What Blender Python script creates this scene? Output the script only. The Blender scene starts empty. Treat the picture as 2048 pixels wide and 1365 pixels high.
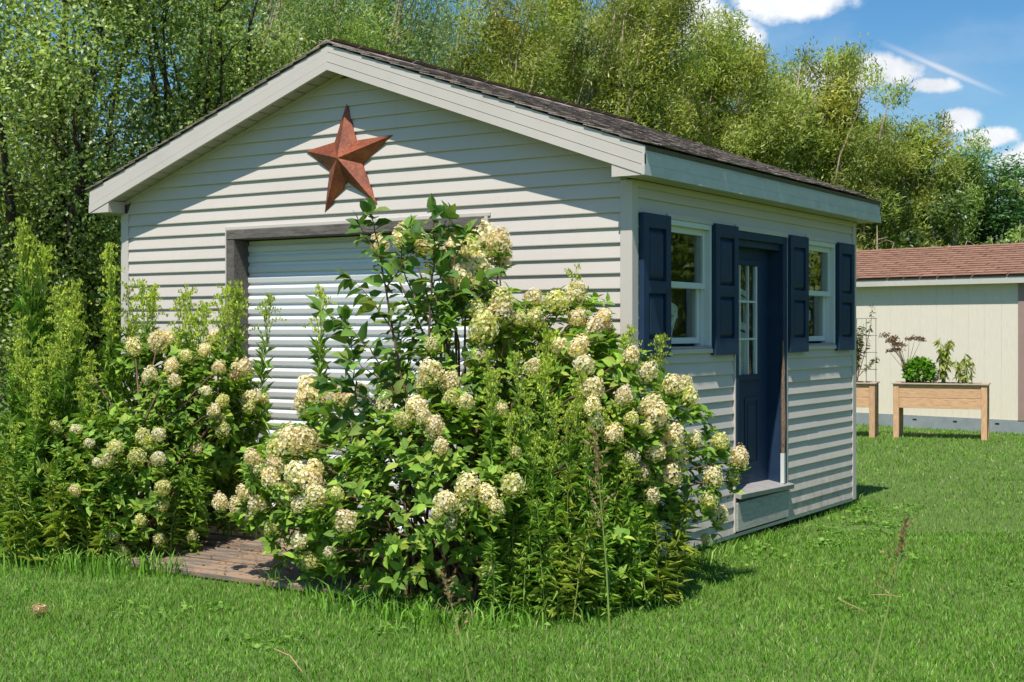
import bpy, math, random
import numpy as np
from mathutils import Vector, Matrix

random.seed(7); RNG = np.random.default_rng(11)
SC = bpy.context.scene; COL = SC.collection
R = math.radians

# ------------------------------------------------------------------ camera
F = 2729.0; TH = 0.57866; HZ = 659.6; CAM = np.array([4.267, -7.962, 1.64])
cam_d = bpy.data.cameras.new('camera'); cam = bpy.data.objects.new('camera', cam_d); COL.objects.link(cam)
cam.location = CAM; cam.rotation_euler = (R(90), 0, TH)
cam_d.sensor_width = 36; cam_d.lens = F / 2048 * 36
cam_d.shift_y = -(682.5 - HZ) / 2048
cam_d.clip_end = 3000; cam_d.clip_start = .05
cam_d.dof.use_dof = True; cam_d.dof.focus_distance = 10.0; cam_d.dof.aperture_fstop = 9.0
SC.camera = cam
FW = np.array([-math.sin(TH), math.cos(TH), 0]); RT = np.array([math.cos(TH), math.sin(TH), 0]); UP = np.array([0, 0, 1.])
def at(px, py, depth): return CAM + depth * (FW + (px - 1024) / F * RT + (HZ - py) / F * UP)
def ground_at(px, depth): v = at(px, HZ, depth); v[2] = 0; return v

# ------------------------------------------------------------------ light
SUN_EL, SUN_PHI = R(61), R(15.5)
to_sun = Vector((math.cos(SUN_EL) * math.sin(SUN_PHI), -math.cos(SUN_EL) * math.cos(SUN_PHI), math.sin(SUN_EL)))
sun_d = bpy.data.lights.new('sun', 'SUN'); sun = bpy.data.objects.new('sun', sun_d); COL.objects.link(sun)
sun_d.energy = 5.0; sun_d.angle = R(.53); sun_d.color = (1, .94, .85)
sun.rotation_euler = to_sun.to_track_quat('Z', 'Y').to_euler(); sun.location = (6, -12, 20)
W = bpy.data.worlds.new('World'); SC.world = W; W.use_nodes = True
nt = W.node_tree; nt.nodes.clear()
def N(t, nt=nt, **k):
    n = nt.nodes.new(t)
    for a, b in k.items(): setattr(n, a, b)
    return n
def math_node(nt, op, a, b=None, clamp=False):
    n = nt.nodes.new('ShaderNodeMath'); n.operation = op; n.use_clamp = clamp
    for i, v in enumerate((a, b)):
        if v is None: continue
        if isinstance(v, (int, float)): n.inputs[i].default_value = v
        else: nt.links.new(v, n.inputs[i])
    return n.outputs[0]
sky = N('ShaderNodeTexSky', sky_type='NISHITA', sun_disc=False, sun_elevation=SUN_EL,
        sun_rotation=math.atan2(to_sun.x, to_sun.y), altitude=250, air_density=1.1, dust_density=.6, ozone_density=2.5)
SKY = .125
tc = N('ShaderNodeTexCoord'); sep = N('ShaderNodeSeparateXYZ'); nt.links.new(tc.outputs['Generated'], sep.inputs[0])
az = math_node(nt, 'ARCTAN2', sep.outputs[0], sep.outputs[1]); el = math_node(nt, 'ARCSINE', sep.outputs[2])
ns = N('ShaderNodeTexNoise', noise_dimensions='3D'); ns.inputs['Scale'].default_value = 16; ns.inputs['Detail'].default_value = 9; ns.inputs['Roughness'].default_value = .58
nt.links.new(tc.outputs['Generated'], ns.inputs['Vector'])
ns2 = N('ShaderNodeTexNoise'); ns2.inputs['Scale'].default_value = 4.2; ns2.inputs['Detail'].default_value = 7; ns2.inputs['Roughness'].default_value = .55
mp = N('ShaderNodeMapping'); mp.inputs['Scale'].default_value = (1, 1, 2.2); mp.inputs['Location'].default_value = (.35, .1, .7)
nt.links.new(tc.outputs['Generated'], mp.inputs[0]); nt.links.new(mp.outputs[0], ns2.inputs['Vector'])
# cumulus banks: (azimuth, elevation, half width, half height), all in degrees of the real sky
def deg(px, py):
    v = FW + (px - 1024) / F * RT + (HZ - py) / F * UP; v = v / np.linalg.norm(v)
    return math.degrees(math.atan2(v[0], v[1])), math.degrees(math.asin(v[2]))
banks = [deg(1585, -8) + (2.6, 1.1), deg(1770, 145) + (2.1, .95), deg(1860, 172) + (1.4, .5), deg(1640, 175) + (2.6, 1.3), deg(1420, 90) + (2.2, 1.5),
         deg(1340, 30) + (2.5, 1.3), deg(1920, 240) + (1.0, .6), deg(1985, 275) + (1.2, .45), deg(2060, 330) + (1.6, 1.0), deg(1180, 120) + (3, 1.6),
         (6, 4.5, 7, 1.6), (22, 6, 5, 2), (35, 9, 7, 2.4), (-60, 8, 6, 2.5), (-85, 6, 8, 2)]
acc = None
for a, e, w, h in banks:
    da = math_node(nt, 'DIVIDE', math_node(nt, 'SUBTRACT', az, R(a)), R(w)); de = math_node(nt, 'DIVIDE', math_node(nt, 'SUBTRACT', el, R(e)), R(h))
    r2 = math_node(nt, 'ADD', math_node(nt, 'MULTIPLY', da, da), math_node(nt, 'MULTIPLY', de, de))
    g = math_node(nt, 'SUBTRACT', 1.25, math_node(nt, 'SQRT', r2), True)
    acc = g if acc is None else math_node(nt, 'MAXIMUM', acc, g)
nz = math_node(nt, 'MULTIPLY', math_node(nt, 'SUBTRACT', ns.outputs[0], .5), 2.6)
m1 = math_node(nt, 'ADD', math_node(nt, 'MULTIPLY', acc, 1.15), nz)
mr = N('ShaderNodeMapRange', interpolation_type='SMOOTHSTEP'); nt.links.new(m1, mr.inputs[0]); mr.inputs[1].default_value = .22; mr.inputs[2].default_value = .72
lim = math_node(nt, 'GREATER_THAN', acc, .02)
cum = math_node(nt, 'MULTIPLY', mr.outputs[0], math_node(nt, 'MULTIPLY', acc, 5, True))
mr2 = N('ShaderNodeMapRange', interpolation_type='SMOOTHSTEP'); nt.links.new(ns2.outputs[0], mr2.inputs[0]); mr2.inputs[1].default_value = .5; mr2.inputs[2].default_value = .82; mr2.inputs[4].default_value = .4
(a0_, e0_), (a1_, e1_) = deg(1750, 80), deg(2020, 195); LL = math.hypot(a1_ - a0_, e1_ - e0_); ux, uy = (a1_ - a0_) / LL, (e1_ - e0_) / LL
ra = math_node(nt, 'SUBTRACT', az, R(a0_)); re_ = math_node(nt, 'SUBTRACT', el, R(e0_))
al_ = math_node(nt, 'ADD', math_node(nt, 'MULTIPLY', ra, ux), math_node(nt, 'MULTIPLY', re_, uy)); ac_ = math_node(nt, 'ADD', math_node(nt, 'MULTIPLY', ra, -uy), math_node(nt, 'MULTIPLY', re_, ux))
wob = math_node(nt, 'ADD', math_node(nt, 'ABSOLUTE', ac_), math_node(nt, 'MULTIPLY', math_node(nt, 'SUBTRACT', ns.outputs[0], .5), R(.25)))
tr_ = math_node(nt, 'MULTIPLY', math_node(nt, 'SUBTRACT', 1, math_node(nt, 'DIVIDE', wob, R(.16)), True), math_node(nt, 'SUBTRACT', 1, math_node(nt, 'DIVIDE', math_node(nt, 'ABSOLUTE', math_node(nt, 'SUBTRACT', al_, R(LL / 2))), R(LL / 2)), True))
cum = math_node(nt, 'MAXIMUM', cum, math_node(nt, 'MULTIPLY', tr_, .8))
cover = math_node(nt, 'MAXIMUM', cum, mr2.outputs[0], True)
cover = math_node(nt, 'MULTIPLY', cover, math_node(nt, 'GREATER_THAN', sep.outputs[2], 0))
mix = N('ShaderNodeMixRGB'); nt.links.new(cover, mix.inputs[0])
hsv = N('ShaderNodeHueSaturation'); hsv.inputs['Saturation'].default_value = 1.4; hsv.inputs['Value'].default_value = .8
nt.links.new(sky.outputs[0], hsv.inputs['Color']); nt.links.new(hsv.outputs[0], mix.inputs[1])
cn = N('ShaderNodeValToRGB'); nt.links.new(ns.outputs[0], cn.inputs[0])
cn.color_ramp.elements[0].position = .3; cn.color_ramp.elements[0].color = (4.6, 4.9, 5.4, 1)
cn.color_ramp.elements[1].position = .62; cn.color_ramp.elements[1].color = (7.0, 7.1, 7.2, 1)
nt.links.new(cn.outputs[0], mix.inputs[2])
bg = N('ShaderNodeBackground'); bg.inputs[1].default_value = SKY; nt.links.new(mix.outputs[0], bg.inputs[0])
wo = N('ShaderNodeOutputWorld'); nt.links.new(bg.outputs[0], wo.inputs[0])
SC.view_settings.view_transform = 'Standard'; SC.view_settings.look = 'None'; SC.view_settings.gamma = 1
SC.view_settings.use_curve_mapping = False; SC.view_settings.exposure = 0.32
SC.cycles.use_denoising = True
SC.cycles.max_bounces = 6; SC.cycles.transparent_max_bounces = 8; SC.cycles.caustics_reflective = False; SC.cycles.caustics_refractive = False

# ------------------------------------------------------------------ helpers
def tag(o, label=None, cat=None, group=None, kind=None):
    for k, v in (('label', label), ('category', cat), ('group', group), ('kind', kind)):
        if v: o[k] = v
    return o
def link(name, me, mat=None, parent=None, loc=None):
    o = bpy.data.objects.new(name, me); COL.objects.link(o)
    if mat is not None and me is not None and not me.materials: me.materials.append(mat)
    if parent: o.parent = parent
    if loc is not None: o.location = loc
    return o
def empty(name, loc=(0, 0, 0), rz=0):
    o = link(name, None); o.location = loc; o.rotation_euler = (0, 0, rz); o.empty_display_size = .1
    return o
class MB:
    def __init__(s): s.v = []; s.f = []
    def add(s, vs, fs):
        n = len(s.v); s.v += [tuple(map(float, p)) for p in vs]; s.f += [tuple(i + n for i in f) for f in fs]; return s
    def box(s, x0, x1, y0, y1, z0, z1):
        return s.add([(x, y, z) for z in (z0, z1) for y in (y0, y1) for x in (x0, x1)],
                     [(0, 2, 3, 1), (4, 5, 7, 6), (0, 1, 5, 4), (2, 6, 7, 3), (0, 4, 6, 2), (1, 3, 7, 5)])
    def prism(s, poly, d):
        """poly: list of 3-D points (a planar outline), d: extrusion vector"""
        n = len(poly); a = [Vector(p) for p in poly]; d = Vector(d)
        return s.add([*a, *[p + d for p in a]], [tuple(range(n))[::-1], tuple(range(n, 2 * n))] + [(i, (i + 1) % n, n + (i + 1) % n, n + i) for i in range(n)])
    def tube(s, pts, rad, n=6):
        pts = [Vector(p) for p in pts]; base = len(s.v)
        if not hasattr(rad, '__len__'): rad = [rad] * len(pts)
        for i, p in enumerate(pts):
            t = (pts[min(i + 1, len(pts) - 1)] - pts[max(i - 1, 0)]).normalized()
            a = t.orthogonal().normalized() if i == 0 else (pa - t * pa.dot(t)).normalized()
            pa = a; b = t.cross(a)
            for k in range(n):
                q = 2 * math.pi * k / n; w = p + (a * math.cos(q) + b * math.sin(q)) * rad[i]; s.v.append(tuple(w))
        for i in range(len(pts) - 1):
            for k in range(n):
                s.f.append((base + i * n + k, base + i * n + (k + 1) % n, base + (i + 1) * n + (k + 1) % n, base + (i + 1) * n + k))
        s.f.append(tuple(base + k for k in range(n))[::-1]); s.f.append(tuple(base + (len(pts) - 1) * n + k for k in range(n)))
        return s
    def mesh(s, name='m', smooth=False, bevel=0):
        me = bpy.data.meshes.new(name); me.from_pydata(s.v, [], s.f)
        import bmesh
        bm = bmesh.new(); bm.from_mesh(me); bmesh.ops.recalc_face_normals(bm, faces=bm.faces)
        if bevel: bmesh.ops.bevel(bm, geom=[e for e in bm.edges if e.is_manifold and e.calc_face_angle(0) > .6], offset=bevel, segments=1, affect='EDGES')
        bm.to_mesh(me); bm.free()
        if smooth: me.polygons.foreach_set('use_smooth', [True] * len(me.polygons))
        me.update(); return me
    def build(s, name, mat, parent=None, smooth=False, bevel=0, loc=None): return link(name, s.mesh(name, smooth, bevel), mat, parent, loc)
def B(name, mat, parent, *a, bevel=0): return MB().box(*a).build(name, mat, parent, bevel=bevel)
def np_mesh(name, V, T, col=None):
    me = bpy.data.meshes.new(name); V = np.asarray(V, np.float32); T = np.asarray(T, np.int32)
    me.vertices.add(len(V)); me.vertices.foreach_set('co', V.ravel())
    me.loops.add(T.size); me.loops.foreach_set('vertex_index', T.ravel())
    k = T.shape[1]; me.polygons.add(len(T)); me.polygons.foreach_set('loop_start', np.arange(0, T.size, k, dtype=np.int32))
    me.update(calc_edges=True)
    if col is not None:
        a = me.color_attributes.new('Col', 'FLOAT_COLOR', 'POINT'); c = np.ones((len(V), 4), np.float32); c[:, :3] = col; a.data.foreach_set('color', c.ravel())
    return me
def norm(v): return v / np.maximum(np.linalg.norm(v, axis=-1, keepdims=True), 1e-9)
def frames(axis, nrm):
    y = norm(axis); x = norm(np.cross(y, nrm)); z = np.cross(x, y); return np.stack([x, y, z], -1)
def scatter(tv, tt, P, Rm, S, C):
    """copies of a leaf template (tv, tt) joined into arrays"""
    n, m = len(P), len(tv); S = np.asarray(S, float)
    if S.ndim == 1: S = np.repeat(S[:, None], 3, 1)
    loc = tv[None] * S[:, None, :]
    V = np.einsum('nij,nmj->nmi', Rm, loc) + P[:, None]
    T = tt[None] + (np.arange(n) * m)[:, None, None]
    return V.reshape(-1, 3), T.reshape(-1, tt.shape[1]), np.repeat(C, m, 0)
def join(parts):
    V, T, C, o = [], [], [], 0
    for v, t, c in parts: V.append(v); T.append(t + o); C.append(c); o += len(v)
    return np.concatenate(V), np.concatenate(T), np.concatenate(C)
# leaf templates: x across, y along, z normal
LEAF = (np.array([(0, 0, 0), (-.27, .3, .07), (0, .33, .0), (.27, .3, .07), (-.2, .66, .03), (0, .68, -.04), (.2, .66, .03), (0, 1, -.14)], float),
        np.array([(0, 2, 1), (0, 3, 2), (1, 2, 5), (1, 5, 4), (2, 3, 6), (2, 6, 5), (4, 5, 7), (5, 6, 7)]))
LANCE = (np.array([(0, 0, 0), (-.5, .42, .12), (.5, .42, .12), (0, 1, -.12)], float), np.array([(0, 2, 3), (0, 3, 1)]))
ROUND = (np.array([(0, 0, 0), (-.5, .5, .1), (.5, .5, .1), (0, 1, -.1)], float), np.array([(0, 2, 3), (0, 3, 1)]))
def pal(n, cols, w=None, jit=.15, rng=RNG):
    cols = np.array(cols); i = rng.choice(len(cols), n, p=w); c = cols[i] * (1 + jit * rng.standard_normal((n, 1)))
    return np.clip(c, .004, .95)

# ------------------------------------------------------------------ materials
def newmat(name):
    m = bpy.data.materials.new(name); m.use_nodes = True; t = m.node_tree; b = t.nodes['Principled BSDF']; return m, t, b
def noise(t, scale, detail=5, rough=.6, stretch=None, coord='Object'):
    tc = t.nodes.new('ShaderNodeTexCoord'); n = t.nodes.new('ShaderNodeTexNoise'); n.inputs['Scale'].default_value = scale; n.inputs['Detail'].default_value = detail; n.inputs['Roughness'].default_value = rough
    if stretch:
        mp = t.nodes.new('ShaderNodeMapping'); mp.inputs['Scale'].default_value = stretch; t.links.new(tc.outputs[coord], mp.inputs[0]); t.links.new(mp.outputs[0], n.inputs['Vector'])
    else: t.links.new(tc.outputs[coord], n.inputs['Vector'])
    return n.outputs[0]
def ramp(t, fac, stops):
    r = t.nodes.new('ShaderNodeValToRGB'); t.links.new(fac, r.inputs[0]); e = r.color_ramp.elements
    while len(e) < len(stops): e.new(.5)
    for el_, (p, c) in zip(e, stops): el_.position = p; el_.color = (*c, 1) if len(c) == 3 else c
    return r.outputs[0]
def mixc(t, fac, a, b, mode='MIX'):
    m = t.nodes.new('ShaderNodeMixRGB'); m.blend_type = mode
    for i, v in enumerate((fac, a, b)):
        if isinstance(v, (int, float)): m.inputs[i].default_value = v
        elif isinstance(v, tuple): m.inputs[i].default_value = (*v, 1)
        else: t.links.new(v, m.inputs[i])
    return m.outputs[0]
def bump(t, b, h, strength=.3, dist=.01):
    n = t.nodes.new('ShaderNodeBump'); n.inputs['Strength'].default_value = strength; n.inputs['Distance'].default_value = dist; t.links.new(h, n.inputs['Height']); t.links.new(n.outputs[0], b.inputs['Normal'])
def surf(name, c, rough=.6, var=.12, scale=3, stretch=None, dirt=None, dirt_pos=(.55, .75), bump_s=0, bump_scale=60, rnd=.0, coord='Object', metal=0, spec=.4):
    m, t, b = newmat(name); c = np.array(c)
    f = noise(t, scale, 6, .6, stretch, coord); col = ramp(t, f, [(.3, tuple(c * (1 - var))), (.7, tuple(np.minimum(c * (1 + var), .95)))])
    if dirt is not None:
        f2 = noise(t, scale * 1.7, 7, .65, stretch, coord); k = ramp(t, f2, [(dirt_pos[0], (0, 0, 0)), (dirt_pos[1], (1, 1, 1))]); col = mixc(t, k, col, tuple(dirt))
    if rnd:
        oi = t.nodes.new('ShaderNodeObjectInfo'); mr = t.nodes.new('ShaderNodeMapRange'); t.links.new(oi.outputs['Random'], mr.inputs[0]); mr.inputs[3].default_value = 1 - rnd; mr.inputs[4].default_value = 1 + rnd
        col = mixc(t, 1, col, mr.outputs[0], 'MULTIPLY')
    t.links.new(col, b.inputs['Base Color']); b.inputs['Roughness'].default_value = rough; b.inputs['Metallic'].default_value = metal; b.inputs['Specular IOR Level'].default_value = spec
    if bump_s: bump(t, b, noise(t, bump_scale, 4, .6, stretch, coord), bump_s)
    return m
def foliage(name, trans=.35, rough=.45, rnd=.12, spec=.35, tint=(1, 1, 1)):
    m, t, b = newmat(name); a = t.nodes.new('ShaderNodeVertexColor'); a.layer_name = 'Col'
    oi = t.nodes.new('ShaderNodeObjectInfo'); mr = t.nodes.new('ShaderNodeMapRange'); t.links.new(oi.outputs['Random'], mr.inputs[0]); mr.inputs[3].default_value = 1 - rnd; mr.inputs[4].default_value = 1 + rnd
    col = mixc(t, 1, mixc(t, 1, a.outputs[0], mr.outputs[0], 'MULTIPLY'), tint, 'MULTIPLY')
    t.links.new(col, b.inputs['Base Color']); b.inputs['Roughness'].default_value = rough; b.inputs['Specular IOR Level'].default_value = spec
    tr = t.nodes.new('ShaderNodeBsdfTranslucent'); t.links.new(mixc(t, 1, col, (1.25, 1.2, .55), 'MULTIPLY'), tr.inputs[0])
    mx = t.nodes.new('ShaderNodeMixShader'); mx.inputs[0].default_value = trans; t.links.new(b.outputs[0], mx.inputs[1]); t.links.new(tr.outputs[0], mx.inputs[2])
    t.links.new(mx.outputs[0], t.nodes['Material Output'].inputs[0]); return m
M = {}
M['siding'] = surf('vinyl_siding', (.55, .502, .458), .5, .035, 1.1, (1, 1, 3), dirt=(.42, .385, .345), dirt_pos=(.6, .95), bump_s=.05, bump_scale=30)
def splash(m):
    """mud splashed up from the ground: noisy, thinning out with height"""
    t = m.node_tree; b = t.nodes['Principled BSDF']; src = b.inputs['Base Color'].links[0].from_socket
    tc_ = t.nodes.new('ShaderNodeTexCoord'); sp = t.nodes.new('ShaderNodeSeparateXYZ'); t.links.new(tc_.outputs['Object'], sp.inputs[0]); mr = t.nodes.new('ShaderNodeMapRange'); t.links.new(sp.outputs[2], mr.inputs[0]); mr.inputs[1].default_value = .05; mr.inputs[2].default_value = .6; mr.inputs[3].default_value = 1; mr.inputs[4].default_value = 0
    k = ramp(t, noise(t, 9, 7, .7), [(.35, (0, 0, 0)), (.7, (1, 1, 1))]); f = mixc(t, 1, k, mr.outputs[0], 'MULTIPLY'); t.links.new(mixc(t, f, src, (.26, .23, .17)), b.inputs['Base Color'])
    k2 = ramp(t, noise(t, 2.2, 6, .7, (4, 4, .5)), [(.55, (0, 0, 0)), (.85, (.2, .2, .2))]); src = b.inputs['Base Color'].links[0].from_socket; t.links.new(mixc(t, k2, src, (.36, .33, .28)), b.inputs['Base Color'])
splash(M['siding'])
M['trim'] = surf('aluminium_trim', (.53, .487, .445), .45, .04, 2, None, dirt=(.42, .40, .35), dirt_pos=(.6, .9))
M['mildew_trim'] = surf('mildewed_trim', (.50, .52, .48), .45, .06, 3, (1, 1, 2), dirt=(.36, .40, .33), dirt_pos=(.5, .85))
M['soffit'] = surf('soffit_vinyl', (.42, .39, .35), .6, .06, 4)
M['navy'] = surf('navy_paint', (.016, .038, .080), .5, .15, 6, bump_s=.06, bump_scale=90, dirt=(.018, .036, .07), dirt_pos=(.6, .9), spec=.25)
M['shingle'] = surf('weathered_shingle', (.31, .25, .21), .9, .3, 9, (4, 1, 1), dirt=(.11, .09, .078), dirt_pos=(.5, .75), bump_s=.8, bump_scale=120, rnd=.4)
M['redshingle'] = surf('red_shingle', (.25, .135, .09), .9, .14, 12, bump_s=.2, bump_scale=60, rnd=.13)
M['oldwood'] = surf('weathered_wood', (.15, .135, .12), .85, .35, 6, (1, 8, 8), dirt=(.05, .045, .04), dirt_pos=(.5, .72), bump_s=.7, bump_scale=50, rnd=.12)
M['deckwood'] = surf('deck_wood', (.17, .14, .115), .9, .4, 3, (1, 5, 5), dirt=(.30, .19, .11), dirt_pos=(.46, .62), bump_s=.3, bump_scale=12, rnd=.25)
M['greywood'] = surf('painted_grey_wood', (.36, .37, .32), .8, .2, 7, (8, 1, 8), dirt=(.08, .07, .06), dirt_pos=(.6, .72), bump_s=.5, bump_scale=40)
M['rotwood'] = surf('bare_rotten_wood', (.28, .19, .12), .9, .35, 14, (8, 8, 1), dirt=(.07, .05, .04), dirt_pos=(.5, .65), bump_s=.8)
M['whitepaint'] = surf('white_vinyl', (.62, .66, .64), .35, .04, 4)
M['alu'] = surf('dull_aluminium_sill', (.30, .29, .28), .5, .15, 8, dirt=(.36, .28, .2), dirt_pos=(.55, .75))
M['steel'] = surf('white_door_steel', (.66, .68, .68), .3, .03, 2, (1, 1, 3), spec=.6)
M['cedar'] = surf('cedar_boards', (.56, .34, .19), .7, .26, 7, (1.2, 9, 9), dirt=(.34, .16, .07), dirt_pos=(.62, .75), bump_s=.2, rnd=.1)
M['cedarv'] = surf('cedar_posts', (.56, .34, .19), .7, .26, 7, (9, 9, 1.2), dirt=(.34, .16, .07), dirt_pos=(.64, .76), bump_s=.2, rnd=.1)
M['cedargrey'] = surf('greyed_cedar_rim', (.42, .32, .24), .8, .15, 7, (1.2, 9, 9))
M['cream'] = surf('cream_panel_siding', (.74, .685, .57), .75, .05, 6, (6, 6, 1))
M['gutter'] = surf('pale_fascia', (.55, .54, .49), .5, .06, 3)
M['skirt'] = surf('galvanised_skirting', (.26, .30, .33), .55, .12, 5)
M['tan'] = surf('pinkish_door_trim', (.34, .24, .21), .6, .08, 5)
M['dark'] = surf('dark_void', (.02, .018, .016), .9, .2, 5)
M['bark'] = surf('grey_brown_bark', (.34, .27, .2), .95, .35, 8, (3, 3, .6), dirt=(.16, .12, .09), dirt_pos=(.5, .75), bump_s=.4)
M['darkbark'] = surf('dark_bark', (.055, .04, .03), .95, .35, 8, (3, 3, .6), bump_s=.6)
M['twig'] = surf('woody_stems', (.14, .085, .05), .85, .35, 10)
M['greenstem'] = surf('green_stems', (.22, .30, .07), .7, .3, 10)
M['straw'] = surf('dry_straw', (.42, .27, .14), .85, .25, 20)
M['wire'] = surf('trellis_wire', (.16, .15, .15), .5, .1, 10)
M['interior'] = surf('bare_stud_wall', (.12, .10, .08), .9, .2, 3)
M['soil'] = surf('potting_soil', (.04, .03, .022), .95, .4, 30, bump_s=.8)
M['curtain'] = surf('sheer_curtain', (.78, .77, .74), .8, .14, 5, (14, 14, 1))
M['reflection_white'] = surf('reflection_white_paint', (.86, .86, .84), .5, .06, 6)  # white of the shapes that stand in for reflections in the glass
M['leaf'] = foliage('leaf', .36, .6, .12, .25); M['tree_leaf'] = foliage('tree_leaf', .45, .38, .06, .55); M['grass_blade'] = foliage('grass_blade', .3, .5, 0, .35)
M['petal'] = foliage('petal', .45, .7, .1, .2)
def rust():
    m, t, b = newmat('rusted_steel')
    f = noise(t, 7, 8, .7); c = ramp(t, f, [(.28, (.05, .018, .012)), (.45, (.20, .05, .022)), (.6, (.36, .095, .03)), (.78, (.50, .18, .05))])
    f2 = noise(t, 60, 3, .6); c = mixc(t, .35, c, ramp(t, f2, [(.35, (.09, .03, .02)), (.65, (.34, .11, .06))]))
    t.links.new(c, b.inputs['Base Color']); b.inputs['Roughness'].default_value = .55; b.inputs['Metallic'].default_value = .25; bump(t, b, f2, .35, .004); return m
M['rust'] = rust()
def glass():
    m, t, b = newmat('window_glass'); t.nodes.remove(b)
    g = t.nodes.new('ShaderNodeBsdfGlossy'); g.inputs['Roughness'].default_value = .01; g.inputs[0].default_value = (.95, .97, .96, 1)
    tr = t.nodes.new('ShaderNodeBsdfTransparent'); tr.inputs[0].default_value = (.9, .93, .91, 1)
    bn = t.nodes.new('ShaderNodeBump'); bn.inputs['Strength'].default_value = .05; bn.inputs['Distance'].default_value = .03; t.links.new(noise(t, 4, 2, .5), bn.inputs['Height'])
    t.links.new(bn.outputs[0], g.inputs['Normal']);
    ge = t.nodes.new('ShaderNodeNewGeometry'); dt = t.nodes.new('ShaderNodeVectorMath'); dt.operation = 'DOT_PRODUCT'; t.links.new(ge.outputs['Incoming'], dt.inputs[0]); t.links.new(ge.outputs['Normal'], dt.inputs[1])
    cs = math_node(t, 'ABSOLUTE', dt.outputs['Value']); f = math_node(t, 'ADD', math_node(t, 'MULTIPLY', math_node(t, 'POWER', math_node(t, 'SUBTRACT', 1, cs), 5), .9), .09, True)
    mx = t.nodes.new('ShaderNodeMixShader'); t.links.new(f, mx.inputs[0]); t.links.new(tr.outputs[0], mx.inputs[1]); t.links.new(g.outputs[0], mx.inputs[2]); t.links.new(mx.outputs[0], t.nodes['Material Output'].inputs[0]); return m
M['glass'] = glass()
def lawn_mat():
    m, t, b = newmat('lawn_soil')
    f = noise(t, .6, 6, .6); c = ramp(t, f, [(.35, (.09, .17, .025)), (.65, (.13, .21, .035))])
    f2 = noise(t, 14, 6, .7); c = mixc(t, .6, c, ramp(t, f2, [(.35, (.05, .07, .016)), (.7, (.12, .19, .035))]), 'MIX')
    t.links.new(c, b.inputs['Base Color']); b.inputs['Roughness'].default_value = .95; bump(t, b, f2, .8, .02); return m
M['lawn'] = lawn_mat()

# ================================================================== the setting: ground
G = MB(); n = 60; ext = 900
def gz(x, y): return -.0
xs = [-ext, -60, 60, ext]
G.add([(x, y, 0) for y in xs for x in xs], [(j * 4 + i, j * 4 + i + 1, (j + 1) * 4 + i + 1, (j + 1) * 4 + i) for j in range(3) for i in range(3)])
tag(G.build('lawn_ground', M['lawn']), kind='structure')

# ================================================================== the shed
SW, SL = 4.89, 4.343; OF, OS, OB = .205, .21, .16; ZT, ZA = 2.63, 3.575; SLOPE = (ZA - ZT) / (SW / 2 + OS)
CE = .1013; Z0 = .087
shed = tag(empty('shed', (0, 0, 0)), 'grey vinyl-sided shed with dark shingled gable roof and navy door', 'shed')
def zrake(x): return ZA - SLOPE * abs(x + SW / 2)
# openings
GX0, GX1, GZ1 = -3.66, -1.15, 2.44           # garage opening, outside of its frame
WIN = [(.486, 1.206), (3.088, 3.803)]; WZ0, WZ1 = 1.49, 2.405
DY0, DY1, DZ1 = 1.63, 2.655, 2.395
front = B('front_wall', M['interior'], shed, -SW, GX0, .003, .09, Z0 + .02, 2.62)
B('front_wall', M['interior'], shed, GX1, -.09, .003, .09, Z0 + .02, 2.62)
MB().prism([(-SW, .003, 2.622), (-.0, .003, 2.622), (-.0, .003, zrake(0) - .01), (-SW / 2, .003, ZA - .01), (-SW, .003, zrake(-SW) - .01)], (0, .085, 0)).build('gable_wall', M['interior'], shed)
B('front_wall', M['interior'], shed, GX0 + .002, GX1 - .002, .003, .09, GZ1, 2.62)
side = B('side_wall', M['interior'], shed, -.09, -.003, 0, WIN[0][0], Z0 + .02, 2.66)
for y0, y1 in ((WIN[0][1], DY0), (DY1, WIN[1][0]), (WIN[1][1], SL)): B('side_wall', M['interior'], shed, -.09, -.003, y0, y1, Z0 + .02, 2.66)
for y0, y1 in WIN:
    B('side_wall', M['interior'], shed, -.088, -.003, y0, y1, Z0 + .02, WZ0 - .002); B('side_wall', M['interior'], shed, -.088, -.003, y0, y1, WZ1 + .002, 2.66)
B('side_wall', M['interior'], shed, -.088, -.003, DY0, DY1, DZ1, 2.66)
B('back_wall', M['siding'], shed, -SW, -.0, SL - .09, SL - .003, Z0, 2.66)
MB().prism([(-SW, SL - .09, 2.66), (0, SL - .09, 2.66), (0, SL - .09, zrake(0)), (-SW / 2, SL - .09, ZA), (-SW, SL - .09, zrake(-SW))], (0, .087, 0)).build('gable_wall', M['siding'], shed)
B('left_wall', M['siding'], shed, -SW + .003, -SW + .09, .09, SL - .09, Z0, 2.66)
B('floor', M['interior'], shed, -SW + .09, -.09, .2, SL - .09, .2, .3)
for sx in (-SW + .5, -SW / 2, -.35): B('skid', M['oldwood'], shed, sx - .06, sx + .06, .15, SL - .15, 0, .2)
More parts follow.
